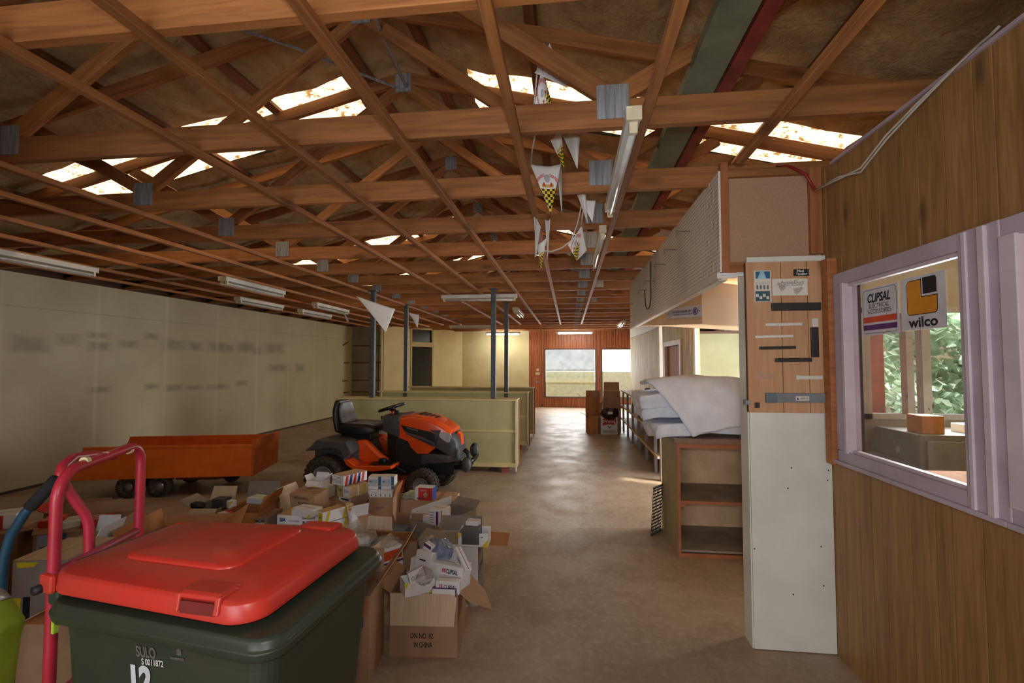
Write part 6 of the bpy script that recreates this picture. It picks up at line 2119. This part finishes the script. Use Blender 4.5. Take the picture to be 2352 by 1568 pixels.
MB().b6(2.1, 2.15, 2.7, 2.8, 0, .985).build('bench_leg', stud_wood, bn)
cab_ = thing('filing_cabinet', 'low grey cabinet against the office back wall under its window', 'cabinet', (0, 0, 0))
MB().b6(2.3, 3.5, 3.5, 3.98, 0, 1.12).build('cabinet_body', mat('cabinet_grey', srgb(140, 140, 136), .5), cab_, bevel=.006)
for q in range(3):
    dq = MB().b6(2.34 + q * .39, 2.68 + q * .39, 3.485, 3.5, .1, 1.08).build('cabinet_door', mat('cabinet_door_grey', srgb(152, 152, 148), .5), cab_, bevel=.004)
    MB().b6(2.4 + q * .39, 2.5 + q * .39, 3.47, 3.485, .85, .87).build('door_pull', chrome, dq)
for i, (x, y, z, w, h, m, lab) in enumerate(((2.42, 3.62, 1.12, .14, .12, ink_amber, 'amber box on the office cabinet'), (2.75, 3.65, 1.12, .2, .06, paper, 'stack of paper on the office cabinet'), (3.1, 3.6, 1.12, .22, .1, card_pale, 'pale carton on the office cabinet'))):
    carton('stock_box', lab, (x, y, z), .1 * i, w, .15, h, m, group='things on the office cabinet')

rl = random.Random(4)
mb = MB()
for i in range(9000):
    x, z = rl.uniform(2.70, 4.9), rl.uniform(.1, 2.9)
    y = 4.75 + .35 * noise.noise(V((x * 1.4, z * 1.4, 2))) + rl.uniform(-.12, .25)
    y = min(y, 4.88)
    if 2.6 < z < 2.72 and y > 4.9:
        continue
    s = rl.uniform(.045, .085)
    M = Euler((rl.uniform(-1, 1), rl.uniform(-.8, .8), rl.uniform(0, 6))).to_matrix()
    c = V((x, y, z))
    mb.poly([c + M @ V(p) for p in ((-s, 0, 0), (0, 0, -s * .45), (s, 0, 0), (0, .3 * s, s * .45))])
tag(mb.build('hedge', leaf, fix=False), 'leafy green hedge outside the office window', 'hedge')
tag(MB().b6(2.47, 2.58, 4.3, 4.42, 0, 2.1).build('brick_pier', brick), 'pale red brick pier outside at the edge of the office window', 'pier')

# ================================================================== LIGHT
w = bpy.data.worlds.new('daylight')
S.world = w
w.use_nodes = True
bgn = w.node_tree.nodes['Background']
bgn.inputs[0].default_value = (.86, .93, 1, 1)
bgn.inputs[1].default_value = 3.0


def area(name, loc, rot, sx, sy, power, col=(1, 1, 1), spread=PI):
    l = bpy.data.lights.new(name, 'AREA')
    l.shape = 'RECTANGLE'
    l.size, l.size_y = sx, sy
    l.energy = power
    l.color = col
    l.spread = spread
    o = bpy.data.objects.new(name, l)
    COL.objects.link(o)
    o.location = loc
    o.rotation_euler = rot
    return o


sun = bpy.data.lights.new('sun', 'SUN')
sun.energy = 7.0
sun.angle = .02
sun.color = (1, .95, .86)
so = bpy.data.objects.new('sun', sun)
COL.objects.link(so)
so.rotation_euler = V((-.8, .35, -.55)).to_track_quat('-Z', 'Y').to_euler()
# daylight entering through the open roller doorway behind the camera, the side doorway by the counter and the far windows
area('doorway_daylight', (-1.1, -2.66, 1.5), (H, 0, -.15), 2.3, 2.1, 74, (.86, .94, 1))
area('camera_flash', (.04, -.06, 1.74), (H + .06, 0, PSI), .09, .06, 10, (.92, .97, 1), math.radians(150))
area('side_door_daylight', (3.6, 5.9, 1.2), (0, H, -.25), 2.0, 1.6, 150, (.93, .97, 1))
area('far_window_daylight', (1.0, 17.6, 1.5), (-H, 0, 0), 3.6, 1.2, 170, (1, 1, 1))
area('hedge_fill', (3.3, 4.25, 2.75), (.75, 0, 0), 1.6, .3, 45, (1, .99, .95))  # added lamp brightening the hedge beyond what sky and sun give
area('office_daylight', (2.9, 3.9, 1.7), (-H, 0, 0), .9, .8, 40, (1, 1, 1))

area('counter_fill', (1.9, 5.9, 2.38), (0, -.5, 0), 1.2, .15, 26, (1, .95, .86))  # added fill light over the counter, no fitting hangs there

S.view_settings.view_transform = 'Standard'
S.view_settings.look = 'None'
S.view_settings.gamma = 1
S.view_settings.exposure = .32
S.view_settings.use_curve_mapping = False
S.cycles.max_bounces = 6
S.cycles.diffuse_bounces = 4
S.cycles.glossy_bounces = 3
S.cycles.transparent_max_bounces = 12
S.cycles.sample_clamp_indirect = 6
S.cycles.caustics_reflective = False
S.cycles.caustics_refractive = False
S.cycles.use_denoising = True
S.cycles.use_adaptive_sampling = True
S.cycles.adaptive_threshold = .04
